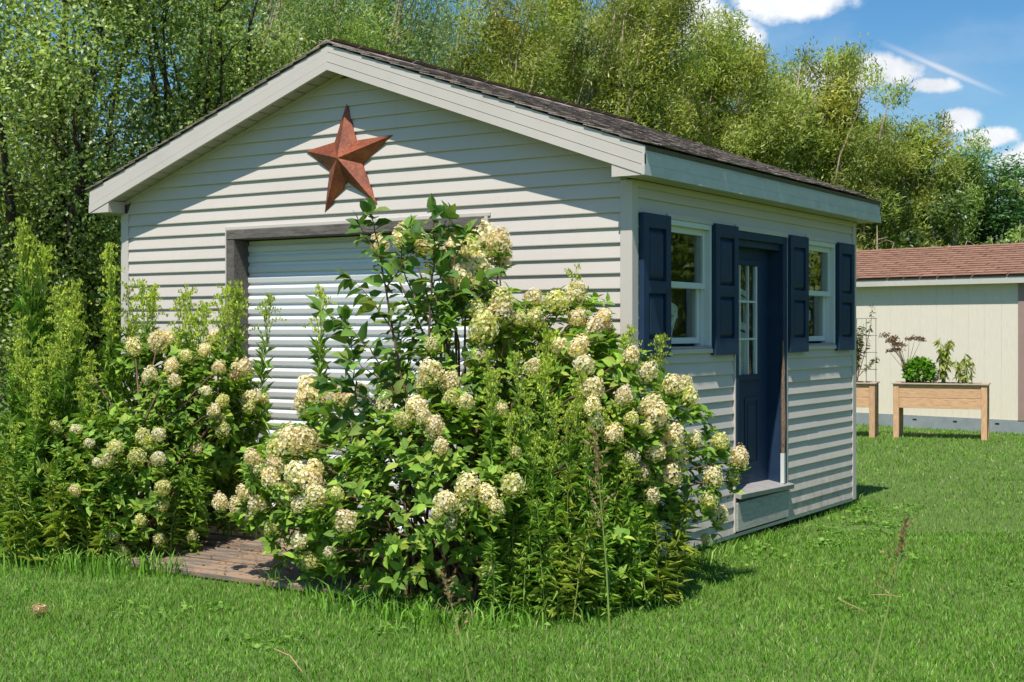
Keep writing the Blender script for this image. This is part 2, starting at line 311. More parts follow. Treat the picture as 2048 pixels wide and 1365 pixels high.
# siding boards: one object for each board
def board(axis, a0, a1, k, parent, c0=None, c1=None):
    """a lap board between a0 and a1 (along x for the front wall, y for the side); c0/c1: top ends where the gable cuts it"""
    if a1 - a0 > 1.6 and c0 is None and random.random() < .35:
        sp = random.uniform(a0 + .4, a1 - .4); board(axis, a0, sp, k, parent); return board(axis, sp - .001, a1, k, parent)
    z0 = Z0 + k * CE; z1 = z0 + CE + .012; t0 = a0 if c0 is None else c0; t1 = a1 if c1 is None else c1
    w = random.uniform(-.0012, .0012)
    prof = [(.002, z1, t0, t1), (.0210 + w, z0 + .006, a0, a1), (.0195 + w, z0, a0, a1), (.0, z0 + .002, a0, a1), (.0, z1, t0, t1)]
    vs = []
    for end in (2, 3):
        for p in prof:
            vs.append((p[end], -p[0], p[1]) if axis == 'x' else (p[0], p[end], p[1]))
    n = 5
    return MB().add(vs, [tuple(range(n)), tuple(range(n, 2 * n))[::-1]] + [(i, (i + 1) % n, n + (i + 1) % n, n + i) for i in range(n)]).build('siding_board', M['siding'], parent)
k = 0
while True:
    z0 = Z0 + k * CE; z1 = z0 + CE + .012
    if z0 > ZA - .06: break
    L0, L1 = -SW + .055, -.062
    lim0 = -SW / 2 - (ZA - z0) / SLOPE + .01; lim1 = -SW / 2 + (ZA - z0) / SLOPE - .01
    tl0 = -SW / 2 - (ZA - z1) / SLOPE + .01; tl1 = -SW / 2 + (ZA - z1) / SLOPE - .01
    if z1 > ZA: tl0 = tl1 = -SW / 2
    a0, a1 = max(L0, lim0), min(L1, lim1); c0, c1 = max(L0, tl0), min(L1, tl1)
    if z0 < GZ1 - .03:
        board('x', L0, GX0 - .012, k, front); board('x', GX1 + .012, L1, k, front)
    else: board('x', a0, a1, k, front, c0, c1)
    k += 1
k = 0
while Z0 + k * CE < 2.6:
    z0 = Z0 + k * CE; z1 = z0 + CE; spans = [(.06, SL - .07)]
    cuts = []
    if z0 < DZ1 - .02: cuts.append((DY0 - .014, DY1 + .014))
    if z0 > WZ0 - .04 and z0 < WZ1 - .01: cuts += [(a - .004, b + .004) for a, b in WIN]
    for c in cuts:
        spans = [q for s in spans for q in ((s[0], min(s[1], c[0])), (max(s[0], c[1]), s[1])) if q[1] - q[0] > .01]
    for s in spans: board('y', s[0], s[1], k, side)
    k += 1
# corner trims
for (x, y, sx, sy) in ((0, 0, 1, -1), (-SW, 0, -1, -1), (0, SL, 1, 1), (-SW, SL, -1, 1)):
    m = MB(); t = .024
    m.prism([(x + sx * t, y + sy * t, .07), (x - sx * .066, y + sy * t, .07), (x - sx * .066, y - sy * .002, .07), (x - sx * .002, y - sy * .002, .07), (x - sx * .002, y - sy * .066, .07), (x + sx * t, y - sy * .066, .07)], (0, 0, 2.56))
    m.build('corner_trim', M['trim'], shed, bevel=.003)
# frieze strip under the side soffit
B('frieze_strip', M['trim'], shed, .0165, .024, .067, SL - .067, 2.585, 2.63)
B('bottom_flashing', M['trim'], shed, -.002, .012, .06, SL - .06, .06, Z0 - .002)
# roof
def roof_pt(u, y, side, up=0):
    """u metres down the slope from the ridge; side +1 = right"""
    c = 1 / math.sqrt(1 + SLOPE ** 2); s = SLOPE * c
    return (-SW / 2 + side * (u * c + up * s), y, ZA + .19 - u * s + up * c)
RL = (SW / 2 + OS) * math.sqrt(1 + SLOPE ** 2); Y0, Y1 = -OF, SL + OB
for sd, nm in ((1, 'roof_slope'), (-1, 'roof_slope')):
    m = MB(); q = [roof_pt(0, Y0 + .012, sd), roof_pt(RL + .004, Y0 + .012, sd), roof_pt(RL + .004, Y0 + .012, sd, -.03), roof_pt(0, Y0 + .012, sd, -.03)]
    rs = m.prism(q, (0, Y1 - Y0 - .02, 0)).build(nm, M['oldwood'], shed)
    meshes = []
    nrow, ncol = 20, 14; ex = (RL + .03) / nrow; wd = (Y1 - Y0 + .06) / ncol
    for v in range(6):
        rr = random.Random(v); jj = MB(); e = lambda a: rr.uniform(-a, a)
        # tab: curled at the lower edge; local: x down slope, y along the eave, z up
        L = ex * 1.55; P = []
        for iy in range(4):
            yy = (iy / 3 - .5) * (wd - .008); cur = .003 + abs(e(.008)); bl = e(.007)
            P += [(-ex * .55, yy, .0015), (ex * .5, yy, .008 + cur * .4), (ex + bl, yy, .010 + cur)]
        T = [(p[0], p[1], p[2] + .0075) for p in P]
        f = []
        for iy in range(3):
            for ix in range(2):
                a = iy * 3 + ix; f += [(a, a + 1, a + 4, a + 3), (12 + a, 12 + a + 3, 12 + a + 4, 12 + a + 1)]
        f += [(2, 14, 17, 5), (5, 17, 20, 8), (8, 20, 23, 11)] + [(0, 1, 13, 12), (1, 2, 14, 13), (9, 21, 22, 10), (10, 22, 23, 11)]
        meshes.append(jj.add(P + T, f).mesh('shingle'))
    ang = math.atan(SLOPE); allV = MB()
    for i in range(nrow):
        off = (i % 2) * wd / 2 + random.uniform(-.02, .02)
        for j in range(-1, ncol + 1):
            yc = Y0 - .03 + (j + .5) * wd + off
            ya, yb = max(yc - wd / 2, Y0 - .014), min(yc + wd / 2, Y1 + .014)
            if yb - ya < .05: continue
            u = i * ex; p = roof_pt(u, (ya + yb) / 2, sd, .002 + .003 * random.random())
            sc = (yb - ya) / wd; mt = random.choice(meshes)
            Mx = Matrix.Translation(p) @ (Matrix.Rotation(ang, 4, 'Y') if sd > 0 else Matrix.Rotation(math.pi, 4, 'Z') @ Matrix.Rotation(ang, 4, 'Y')) @ Matrix.Rotation(random.uniform(-.006, .006), 4, 'Z') @ Matrix.Diagonal((1, sc, 1, 1))
            if sd > 0:
                o = link('shingle', mt, M['shingle'], rs); o.matrix_local = Mx
            else:
                allV.add([Mx @ v.co for v in mt.vertices], [tuple(q.vertices) for q in mt.polygons])
    if sd < 0: tag(allV.build('shingle_layer', M['shingle'], rs), kind='stuff')
m = MB()
for sd in (1, -1):
    pass
ridge = MB().prism([(-SW / 2 - .16, Y0 - .013, ZA + .215 - .16 * SLOPE), (-SW / 2, Y0 - .013, ZA + .225), (-SW / 2 + .16, Y0 - .013, ZA + .215 - .16 * SLOPE), (-SW / 2 + .16, Y0 - .013, ZA + .203 - .16 * SLOPE), (-SW / 2, Y0 - .013, ZA + .212), (-SW / 2 - .16, Y0 - .013, ZA + .203 - .16 * SLOPE)], (0, Y1 - Y0 + .026, 0)).build('ridge_cap', M['shingle'], shed)
# rake fascia boards (front and back), stepped: lower board, slightly proud band, shaded drip strip
def rake(y, out, sd):
    XE = SW / 2 + OS
    def strip(z0, z1, d0, d1, name, mat):
        xa, xb = -SW / 2, -SW / 2 + sd * XE
        m = MB().prism([(xa, y, ZA + z0), (xb, y, ZT + z0), (xb, y, ZT + z1), (xa, y, ZA + z1)], (0, 1, 0))
        m.v = [(a, y + out * (d0 if i < 4 else d1), c) for i, (a, b, c) in enumerate(m.v)]
        return m.build(name, mat, shed)
    strip(0, .058, -.02, .004, 'rake_fascia', M['trim']); strip(.062, .133, -.02, .0, 'rake_fascia', M['trim']); strip(.1365, .186, -.02, -.004, 'drip_edge', M['trim'])
for sd in (1, -1): rake(-OF, -1, sd); rake(SL + OB, 1, sd)
# soffit panels below the rakes, one piece each
def soffit(sd, y0, y1, name='soffit_panel'):
    XE = SW / 2 + .02; npc = 20
    for i in range(npc):
        ua, ub = XE * i / npc + .009, XE * (i + 1) / npc - .009; z = lambda u: ZA - SLOPE * u + .02
        MB().prism([(-SW / 2 + sd * ua, y0, z(ua)), (-SW / 2 + sd * ub, y0, z(ub) - .004), (-SW / 2 + sd * ub, y0, z(ub) + .008), (-SW / 2 + sd * ua, y0, z(ua) + .008)], (0, y1 - y0, 0)).build(name, M['soffit'], shed)
for sd in (1, -1):
    soffit(sd, -OF + .018, -.004)
    MB().prism([(-SW / 2, -.022, ZA - .012), (-SW / 2 + sd * (SW / 2), -.022, zrake(0) - .012), (-SW / 2 + sd * (SW / 2), -.022, zrake(0) + .016), (-SW / 2, -.022, ZA + .016)], (0, .021, 0)).build('soffit_trim', M['trim'], shed)
# eave boxes
for sd in (1, -1):
    xw = 0 if sd > 0 else -SW; xo = xw + sd * OS; mt = M['mildew_trim'] if sd > 0 else M['trim']
    def EB(name, mat, xa, xb, *a): return B(name, mat, shed, min(xa, xb), max(xa, xb), *a)
    EB('eave_fascia', mt, xo - sd * .02, xo + sd * .003, -OF - .003, SL + OB + .003, ZT, ZT + .066)
    EB('eave_fascia', mt, xo - sd * .02, xo, -OF + .001, SL + OB, ZT + .0675, ZT + .14)
    EB('drip_edge', mt, xo - sd * .02, xo - sd * .010, -OF + .022, SL + OB - .03, ZT + .1415, ZT + .184)
    npc = 36 if sd > 0 else 6; tot = SL + OB + OF - .05
    for i in range(npc): EB('soffit_panel', M['soffit'], xw + sd * .026, xo - sd * .021, -OF + .025 + tot * i / npc + .002, -OF + .025 + tot * (i + 1) / npc - .002, ZT + .004, ZT + .012)
    xi = xw - sd * .03
    MB().prism([(xi, -OF + .001, ZT), (xo - sd * .022, -OF + .001, ZT), (xo - sd * .022, -OF + .001, ZT + .01), (xi, -OF + .001, zrake(xi) + .01)], (0, .016, 0)).build('eave_return', M['trim'], shed)
    EB('eave_return', M['trim'], xi, xi + sd * .02, -OF + .0175, -.026, ZT, zrake(xi) + .01)
    MB().prism([(xi, SL + OB - .018, ZT), (xo - sd * .022, SL + OB - .018, ZT), (xo - sd * .022, SL + OB - .018, ZT + .01), (xi, SL + OB - .018, zrake(xi) + .01)], (0, .016, 0)).build('eave_return', M['trim'], shed)
# ---- garage door
gd = B('garage_header', M['oldwood'], shed, GX0, GX1, -.035, .145, 2.362, GZ1 - .002, bevel=.004)
B('garage_jamb', M['oldwood'], shed, GX0, GX0 + .085, -.03, .145, .06, 2.3615, bevel=.004)
B('garage_jamb', M['oldwood'], shed, GX1 - .085, GX1, -.03, .145, .06, 2.3615, bevel=.004)
B('opening_trim', M['trim'], shed, GX0 - .012, GX1 + .05, -.03, -.002, GZ1, GZ1 + .022)
B('opening_trim', M['trim'], shed, GX0 - .012, GX0 - .001, -.03, -.002, Z0, GZ1 - .001); B('opening_trim', M['trim'], shed, GX1 + .001, GX1 + .03, -.03, -.002, Z0, GZ1 - .001)
m = MB(); vs = []; prof = []
z = .10; pit = .083
while z < 2.36:
    for dz, dy in ((0, .0), (.012, .017), (.045, .022), (.058, .017), (.066, .004)): prof.append((.15 - dy, z + dz))
    z += pit
prof = [p for p in prof if p[1] < 2.375]
for x in (GX0 + .06, GX1 - .06): vs += [(x, y, zz) for y, zz in prof]
n = len(prof)
m.add(vs, [(i, i + 1, n + i + 1, n + i) for i in range(n - 1)]).build('rolling_door_curtain', M['steel'], shed, smooth=False)
B('garage_sill', M['oldwood'], shed, GX0 + .086, GX1 - .086, -.02, .17, .03, .098)
B('bottom_bar', M['steel'], shed, GX0 + .09, GX1 - .09, .1, .14, .1, .16)
# ---- windows
def window(y0, y1):
    w = MB()
    fr = B('window', M['whitepaint'], shed, -.0885, .026, y0, y0 + .03, WZ0 + .03, WZ1 - .04, bevel=.002)
    P = lambda nm, mt, *a, **k: B(nm, mt, fr, *a, **k)
    P('frame', M['whitepaint'], -.0885, .026, y1 - .03, y1, WZ0 + .03, WZ1 - .04, bevel=.002); P('frame', M['whitepaint'], -.0885, .026, y0, y1, WZ1 - .0395, WZ1 - .001, bevel=.002)
    P('head_trim', M['trim'], .003, .034, y0 - .006, y1 + .006, WZ1, WZ1 + .035)
    P('frame', M['whitepaint'], -.0885, -.03, y1 - .055, y1 - .0305, WZ0 + .03, WZ1 - .041); P('frame', M['whitepaint'], -.0885, -.03, y0 + .0305, y0 + .055, WZ0 + .03, WZ1 - .041)
    P('sill', M['alu'], -.087, .03, y0 + .002, y1 - .002, WZ0 + .012, WZ0 + .0295); P('sill', M['trim'], .0, .036, y0 - .004, y1 + .004, WZ0 - .022, WZ0 + .011, bevel=.003)
    zm = 1.955
    for nm, xa, xb, za, zb, sy in (('upper_sash', -.048, -.012, zm - .02, WZ1 - .0405, 0), ('lower_sash', -.086, -.0505, WZ0 + .05, zm + .02, .022)):
        a, b = y0 + .031 + sy, y1 - .031 - sy; s = .042
        P(nm, M['whitepaint'], xa, xb, a, a + s, za, zb); P(nm, M['whitepaint'], xa, xb, b - s, b, za, zb)
        P(nm, M['whitepaint'], xa - .002, xb + .003, a + s, b - s, za, za + s); P(nm, M['whitepaint'], xa, xb - .004, a + s, b - s, zb - s, zb)
        xc = (xa + xb) / 2; P('pane', M['glass'], xc - .002, xc + .002, a + s, b - s, za + s, zb - s)
for y0, y1 in WIN: window(y0, y1)
# ---- shutters
def shutter(y0, y1):
    z0, z1 = 1.453, 2.418; x0 = .0175; xf = .058; s = .072; mid = 1.925; sw = .06
    sh = MB(); 
    sh.box(x0, xf, y0, y0 + s, z0, z1); sh.box(x0, xf, y1 - s, y1, z0, z1)
    sh.box(x0, xf - .0005, y0 + s, y1 - s, z0, z0 + .12); sh.box(x0, xf - .0005, y0 + s, y1 - s, z1 - .095, z1); sh.box(x0, xf - .0005, y0 + s, y1 - s, mid - .04, mid + .04)
    sh.box(x0, x0 + .012, y0 + s, y1 - s, z0 + .12, mid - .04); sh.box(x0, x0 + .012, y0 + s, y1 - s, mid + .04, z1 - .095)
    so = sh.build('shutter', M['navy'], shed)
    for za, zb in ((z0 + .12, mid - .04), (mid + .04, z1 - .095)):
        a, b = y0 + s + .008, y1 - s - .008; q = .028
        lo = [(x0 + .0125, a, za + .008), (x0 + .0125, b, za + .008), (x0 + .0125, b, zb - .008), (x0 + .0125, a, zb - .008)]
        hi = [(xf - .006, a + q, za + q + .012), (xf - .006, b - q, za + q + .012), (xf - .006, b - q, zb - q - .012), (xf - .006, a + q, zb - q - .012)]
        MB().add(lo + hi, [(0, 1, 5, 4), (1, 2, 6, 5), (2, 3, 7, 6), (3, 0, 4, 7), (4, 5, 6, 7), (3, 2, 1, 0)]).build('raised_panel', M['navy'], so)
for y0, y1 in ((.078, .481), (1.213, 1.616), (2.668, 3.072), (3.820, 4.223)): shutter(y0, y1)
# ---- door
RX = -.105
B('door_casing', M['navy'], shed, -.003, .03, DY0, DY0 + .055, .30, DZ1 - .06, bevel=.003); B('door_casing', M['navy'], shed, -.003, .03, DY1 - .075, DY1, .30, DZ1 - .06, bevel=.003)
B('door_casing', M['navy'], shed, -.003, .032, DY0, DY1, DZ1 - .0595, DZ1 - .002, bevel=.003)
B('door_jamb', M['navy'], shed, -.19, -.004, DY0, DY0 + .035, .30, DZ1 - .06); jam = B('door_jamb', M['navy'], shed, -.19, -.004, DY1 - .072, DY1, .30, DZ1 - .06)
B('door_jamb', M['navy'], shed, -.19, -.004, DY0 + .0355, DY1 - .0725, DZ1 - .11, DZ1 - .061)
# rotten brickmould edge on the far casing
MB().tube([(.026, DY1 - .078, .62), (.028, DY1 - .076, .9), (.026, DY1 - .078, 1.1), (.0275, DY1 - .077, 1.3), (.026, DY1 - .0785, 1.55)], [.016, .02, .017, .014, .004], 7).build('bare_wood_strip', M['rotwood'], jam)
B('white_patch_strip', M['whitepaint'], jam, .012, .042, DY1 - .098, DY1 - .068, .385, .63)
for a, b in ((DY0 - .0135, DY0 - .0005), (DY1 + .0005, DY1 + .0135)): B('opening_trim', M['trim'], shed, 0, .03, a, b, .10, DZ1 + .02)
B('opening_trim', M['trim'], shed, 0, .036, DY0 - .014, DY1 + .014, DZ1 + .0205 - .02, DZ1 + .04)
dy0, dy1, dz0, dz1 = DY0 + .0355, DY1 - .0725, .40, DZ1 - .1105
gy0, gy1, gz0, gz1 = 1.80, 2.36, 1.27, 2.16
door = MB(); xa, xb = RX - .045, RX
for a in ((dy0, gy0, dz0, dz1), (gy1, dy1, dz0, dz1), (gy0, gy1, dz0, gz0), (gy0, gy1, gz1, dz1)): door.box(xa, xb, *a)
door = door.build('door', M['navy'], shed)
for a in ((gy0 - .035, gy0 + .012, gz0 - .035, gz1 + .035), (gy1 - .012, gy1 + .035, gz0 - .035, gz1 + .035)): B('lite_frame', M['navy'], door, RX - .002, RX + .014, *a, bevel=.004)
for a in ((gy0 + .0125, gy1 - .0125, gz0 - .035, gz0 + .012), (gy0 + .0125, gy1 - .0125, gz1 - .012, gz1 + .035)): B('lite_frame', M['navy'], door, RX - .002, RX + .014, *a, bevel=.004)
ys = [gy0 + .012, 2.005, 2.17, gy1 - .012]; zs = [gz0 + .012, 1.565, 1.862, gz1 - .012]
for yv in ys[1:3]: B('muntin', M['whitepaint'], door, RX - .016, RX + .004, yv - .008, yv + .008, gz0 + .012, gz1 - .012)
for i in range(3):
    for zv in zs[1:3]: B('muntin', M['whitepaint'], door, RX - .016, RX + .0035, ys[i] + (.0085 if i else 0), ys[i + 1] - (.0085 if i < 2 else 0), zv - .008, zv + .008)
B('lite_edge', M['whitepaint'], door, RX - .02, RX + .004, gy1 - .045, gy1 - .0125, gz0 + .0125, gz1 - .0125)
for i in range(3):
    for j in range(3): B('pane', M['glass'], door, RX - .012, RX - .009, ys[i], ys[i + 1], zs[j], zs[j + 1])
for a, b in ((1.80, 2.01), (2.10, 2.37)):
    za, zb = .56, 1.10; q = .03
    for y0, y1, z0, z1 in ((a, a + q, za, zb), (b - q, b, za, zb), (a + q, b - q, za, za + q), (a + q, b - q, zb - q, zb)):
        B('panel_moulding', M['navy'], door, RX - .001, RX + .008, y0, y1, z0, z1, bevel=.003)
    B('raised_panel', M['navy'], door, RX - .001, RX + .006, a + .055, b - .055, za + .055, zb - .055, bevel=.004)
# on the door: a gathered curtain; white slats in place of a reflection: valance
cv = MB(); nn = 40; vs = []
for z in (1.28, 1.62):
    for i in range(nn): yy = 1.81 + .47 * i / (nn - 1); vs.append((RX - .06 + .008 * math.sin(i * 1.3) + .004 * math.sin(i * 2.9), yy, z + (.006 * math.sin(i * .7) if z > 1.4 else 0)))
cv.add(vs, [(i, i + 1, nn + i + 1, nn + i) for i in range(nn - 1)]).build('curtain', M['curtain'], door, smooth=True)
va = MB()
def band(z, h, amp, x=RX - .05):
    n = 24; vs = []
    for kk in (0, 1):
        for i in range(n):
            u = i / (n - 1); vs.append((x, 1.81 + .47 * u, z + kk * h + amp * math.sin(u * math.pi) ** 1.5))
    va.add(vs, [(i, i + 1, n + i + 1, n + i) for i in range(n - 1)])
band(1.90, .045, .03); band(1.85, .035, .035, RX - .056); band(1.625, .06, .025)
for i in range(9):
    y = 1.83 + .052 * i; va.tube([(RX - .052, y, 1.66), (RX - .05, y + .012 * math.sin(i * 2.1), 1.74), (RX - .05, y - .012 * math.sin(i * 1.4), 1.82), (RX - .052, y, 1.90)], .0075 if i % 2 else .004, 5)
va.build('reflection_slats', M['reflection_white'], door)
# threshold and step plank
th = MB().box(-.12, .075, -.54, .545, -.02, .02).build('threshold', M['alu'], shed, bevel=.003); th.location = (0, 2.165, .375); th.rotation_euler = (R(-1.2), R(10), 0)
B('step_board', M['greywood'], shed, -.0, .045, DY0 + .004, DY1 - .004, .105, .325, bevel=.004)
B('rough_sill', M['rotwood'], shed, -.18, -.001, DY0 + .002, DY1 - .002, .29, .345)
# fasteners on shutters and fascia
# ---- star on the gable
star = empty('barn_star', (-2.42, -.017, 2.925))
tag(star, 'rusty red five-pointed metal star hung high on the gable', 'star')
tips = [(-2.411, 3.347), (-1.975, 3.075), (-2.121, 2.573), (-2.629, 2.53), (-2.816, 3.017)]; cc = np.array((-2.42, 2.925)); ring = []
for i in range(5):
    a = np.array(tips[i]); b = np.array(tips[(i + 1) % 5]); ring.append(a - cc); mid = (a + b) / 2 - cc; ring.append(mid / np.linalg.norm(mid) * .172)
for i in range(5):
    t, l, r = ring[2 * i], ring[(2 * i - 1) % 10], ring[2 * i + 1]
    V = [(0, -.105, 0), (t[0], -.004, t[1]), (l[0], -.012, l[1]), (r[0], -.012, r[1])]
    V2 = [(a, b + .012 if k else b + .02, c) for k, (a, b, c) in enumerate(V)]
    MB().add(V + V2, [(0, 2, 1), (0, 1, 3), (4, 5, 6), (4, 7, 5), (2, 6, 5, 1), (1, 5, 7, 3), (0, 4, 6, 2), (0, 3, 7, 4)]).build('star_point', M['rust'], star)

# ================================================================== benches inside the shed, and white shapes standing in for reflections in the glass
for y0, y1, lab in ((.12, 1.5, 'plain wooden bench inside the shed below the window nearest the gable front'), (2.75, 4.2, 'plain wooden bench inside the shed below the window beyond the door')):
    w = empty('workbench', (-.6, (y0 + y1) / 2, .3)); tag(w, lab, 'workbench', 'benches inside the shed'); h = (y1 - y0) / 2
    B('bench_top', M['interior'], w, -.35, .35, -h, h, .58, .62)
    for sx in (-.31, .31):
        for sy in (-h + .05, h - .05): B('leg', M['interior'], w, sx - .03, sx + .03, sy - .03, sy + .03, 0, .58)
def reflection_chair(x, y, z, rz, lab):  # a pane reflection built as white furniture behind the glass
    c = empty('reflection_chair', (x, y, z), rz); tag(c, lab, 'reflection_chair', 'white reflection shapes inside the shed')
    B('seat', M['reflection_white'], c, -.2, .2, -.2, .2, .40, .435, bevel=.008)
    for sx in (-.17, .17):
        MB().tube([(sx, .17, 0), (sx, .17, .4)], .018, 6).build('leg', M['reflection_white'], c)
        MB().tube([(sx, -.18, 0), (sx, -.18, .44), (sx * 1.06, -.22, .7), (sx * 1.1, -.26, .86)], .018, 6).build('leg', M['reflection_white'], c)
    top = MB(); n = 12; vs = []
    for dx in (0, .022):
        for kk in (0, 1):
            for i in range(n):
                u = i / (n - 1) * 2 - 1; vs.append((u * .21, -.265 + dx, .80 + kk * .085 + .045 * (1 - u * u)))
    f = []
    for i in range(n - 1): f += [(i, i + 1, n + i + 1, n + i), (2 * n + i, 3 * n + i, 3 * n + i + 1, 2 * n + i + 1), (n + i, n + i + 1, 3 * n + i + 1, 3 * n + i), (i, 2 * n + i, 2 * n + i + 1, i + 1)]
    top.add(vs, f + [(0, n, 3 * n, 2 * n), (n - 1, 3 * n - 1, 4 * n - 1, 2 * n - 1)]).build('crest_rail', M['reflection_white'], c)
    for i in range(4):
        u = (i - 1.5) * .09; MB().tube([(u * .7, -.19, .44), (u * 1.3, -.2, .58), (u * .8, -.235, .70), (u * 1.25, -.253, .83)], .017, 6).build('spindle', M['reflection_white'], c)
reflection_chair(-.42, .80, .92, R(90), 'white slatted shape standing in for a reflection behind the window nearest the gable front')
reflection_chair(-.42, 3.46, .92, R(90), 'white slatted shape standing in for a reflection behind the window beyond the door')

# ================================================================== wooden ramp before the rolling door
ramp = empty('entry_ramp', (-2.45, -.1, 0)); tag(ramp, 'weathered plank ramp strewn with sand before the rolling door', 'ramp')
for i in range(9):
    y1 = -.0 - i * .165; z = .128 - .0095 * i
    m = MB().box(-1.2 + random.uniform(-.03, .03), 1.35 + random.uniform(-.03, .03), -.072, .072, -.019, .019).build('plank', M['deckwood'], ramp, bevel=.005)
    m.location = (0, y1 - .08, z - .02 + random.uniform(-.002, .002)); m.rotation_euler = (R(3.3), 0, random.uniform(-.006, .006))
for x in (-1.0, .05, 1.1): MB().prism([(x, -1.42, 0), (x, -.01, 0), (x, -.01, .068), (x, -1.42, -.0 + .004)], (.08, 0, 0)).build('stringer', M['oldwood'], ramp)

# ================================================================== far shed with the red roof
A2 = math.atan2(14.345 - 15.002, -.714 + 3.731)
S2 = tag(empty('garden_shed', (-.735, 14.36, 0), A2), 'cream panel-sided shed with red shingle roof behind the planters', 'shed')
# local x runs along the wall: 0 = its right front corner, negative = left; local y goes back
LX = -6.2
for i in range(22):
    x1 = -.07 - i * .28; B('wall_panel', M['cream'], S2, x1 - .2775, x1, 0, .05, .21, 2.40)
B('wall_backing', M['cream'], S2, LX, -.07, .035, .09, .21, 2.40)
B('corner_trim', M['tan'], S2, -.068, .04, -.02, .09, .21, 2.4)
B('skirting', M['skirt'], S2, LX, .03, -.012, .06, 0, .208)
for i in range(9): B('vent', M['dark'], S2, -.45 - i * .72, -.38 - i * .72, -.016, -.0125, .13, .155)
B('side_wall', M['cream'], S2, -.05, .03, .092, 3.2, .0, 2.4); B('side_wall', M['cream'], S2, LX, LX + .05, .092, 3.2, 0, 2.4); B('back_wall', M['cream'], S2, LX, .03, 3.2, 3.25, 0, 2.4)
B('fascia', M['gutter'], S2, LX - .1, .16, -.16, -.13, 2.37, 2.475); B('soffit', M['gutter'], S2, LX - .1, .16, -.128, -.002, 2.41, 2.43)
s2 = .335; RL2 = 1.78 * math.sqrt(1 + s2 * s2); an2 = math.atan(s2)
for sgn in (1, -1):
    yb = 1.63; q = [(LX - .12, -.165 if sgn > 0 else 3.42, 2.475), (LX - .12, yb, 2.475 + s2 * 1.79), (LX - .12, yb, 2.50 + s2 * 1.79), (LX - .12, -.165 if sgn > 0 else 3.42, 2.5)]
    rs2 = MB().prism(q, (6.5, 0, 0)).build('roof_slope', M['redshingle'], S2)
    if sgn > 0: front_roof = rs2
for x in (LX + .02, -.03): MB().prism([(x, .05, 2.4), (x, 3.2, 2.4), (x, 1.63, 2.4 + s2 * 1.6)], (.04, 0, 0)).build('gable_wall', M['cream'], S2)
tabm = []
for v in range(4):
    rr = random.Random(v + 40); mm = MB(); wdt = .30; P = []
    for y in (0, .15): P += [(-wdt / 2 + .007, y, .016 - .09 * y), (wdt / 2 - .007, y, .016 - .09 * y)]
    mm.add([P[0], P[1], P[3], P[2]] + [(a, b, c + .009) for a, b, c in (P[0], P[1], P[3], P[2])], [(3, 2, 1, 0), (4, 5, 6, 7), (0, 1, 5, 4), (1, 2, 6, 5), (2, 3, 7, 6), (3, 0, 4, 7)]); tabm.append(mm.mesh('shingle'))
for i in range(14):
    u = i * RL2 / 14 - .02
    for j in range(21):
        x = .13 - (j + .5) * .30 + (i % 2) * .15 + random.uniform(-.01, .01)
        o = link('shingle', random.choice(tabm), M['redshingle'], front_roof)
        o.matrix_local = Matrix.Translation((x, -.165 + u * math.cos(an2), 2.5 + u * math.sin(an2) + .004)) @ Matrix.Rotation(an2, 4, 'X')
# ================================================================== planters
def planter(p_front_left, p_front_right, lab, length=None):
    a = np.array(p_front_left); b = np.array(p_front_right); d = b - a; L = np.linalg.norm(d[:2]) if length is None else length; rz = math.atan2(d[1], d[0])
    p = empty('raised_planter', (a[0], a[1], 0), rz); tag(p, lab, 'planter', 'cedar raised planters'); D = .64; H = .835; q = .085
    for x in (0, L - q):
        for y in (0, D - q): B('leg', M['cedarv'], p, x, x + q, y, y + q, 0, H - .022, bevel=.004)
    for z0, z1 in ((.46, .612), (.616, H - .024)):
        B('board', M['cedar'], p, q + .001, L - q - .001, .014, .04, z0, z1, bevel=.003); B('board', M['cedar'], p, q + .001, L - q - .001, D - .04, D - .014, z0, z1, bevel=.003)
        B('end_board', M['cedar'], p, .014, .04, q + .001, D - q - .001, z0, z1, bevel=.003); B('end_board', M['cedar'], p, L - .04, L - .014, q + .001, D - q - .001, z0, z1, bevel=.003)
    B('rim', M['cedargrey'], p, -.02, L + .02, -.02, .09, H - .02, H, bevel=.003); B('rim', M['cedargrey'], p, -.02, L + .02, D - .09, D + .02, H - .02, H, bevel=.003)
    B('rim', M['cedargrey'], p, -.02, .09, .0905, D - .0905, H - .02, H, bevel=.003); B('rim', M['cedargrey'], p, L - .09, L + .02, .0905, D - .0905, H - .02, H, bevel=.003)
    B('soil', M['soil'], p, .0405, L - .0405, .0405, D - .0405, .5, H - .045)
    return p, rz, L
pA, rzA, LA = planter((-2.19, 12.45, 0), (-.87, 12.71, 0), 'cedar raised planter on legs holding four leafy plants')
pB, rzB, LB = planter((-3.62, 12.02, 0), (-2.42, 12.30, 0), 'cedar raised planter on legs with wire trellis, beside the shed corner')
def on_planter(p, rz, x, y): return (p.location.x + x * math.cos(rz) - y * math.sin(rz), p.location.y + x * math.sin(rz) + y * math.cos(rz), .79)

def np_obj(name, parts, mat, parent, kind=None):
    V, T, C = join(parts); o = link(name, np_mesh(name, V, T, C), mat, parent)
    if kind: o['kind'] = kind
    return o
def rand_dirs(n, up=.0, rng=RNG):
    v = rng.standard_normal((n, 3)); v[:, 2] += up; return norm(v)

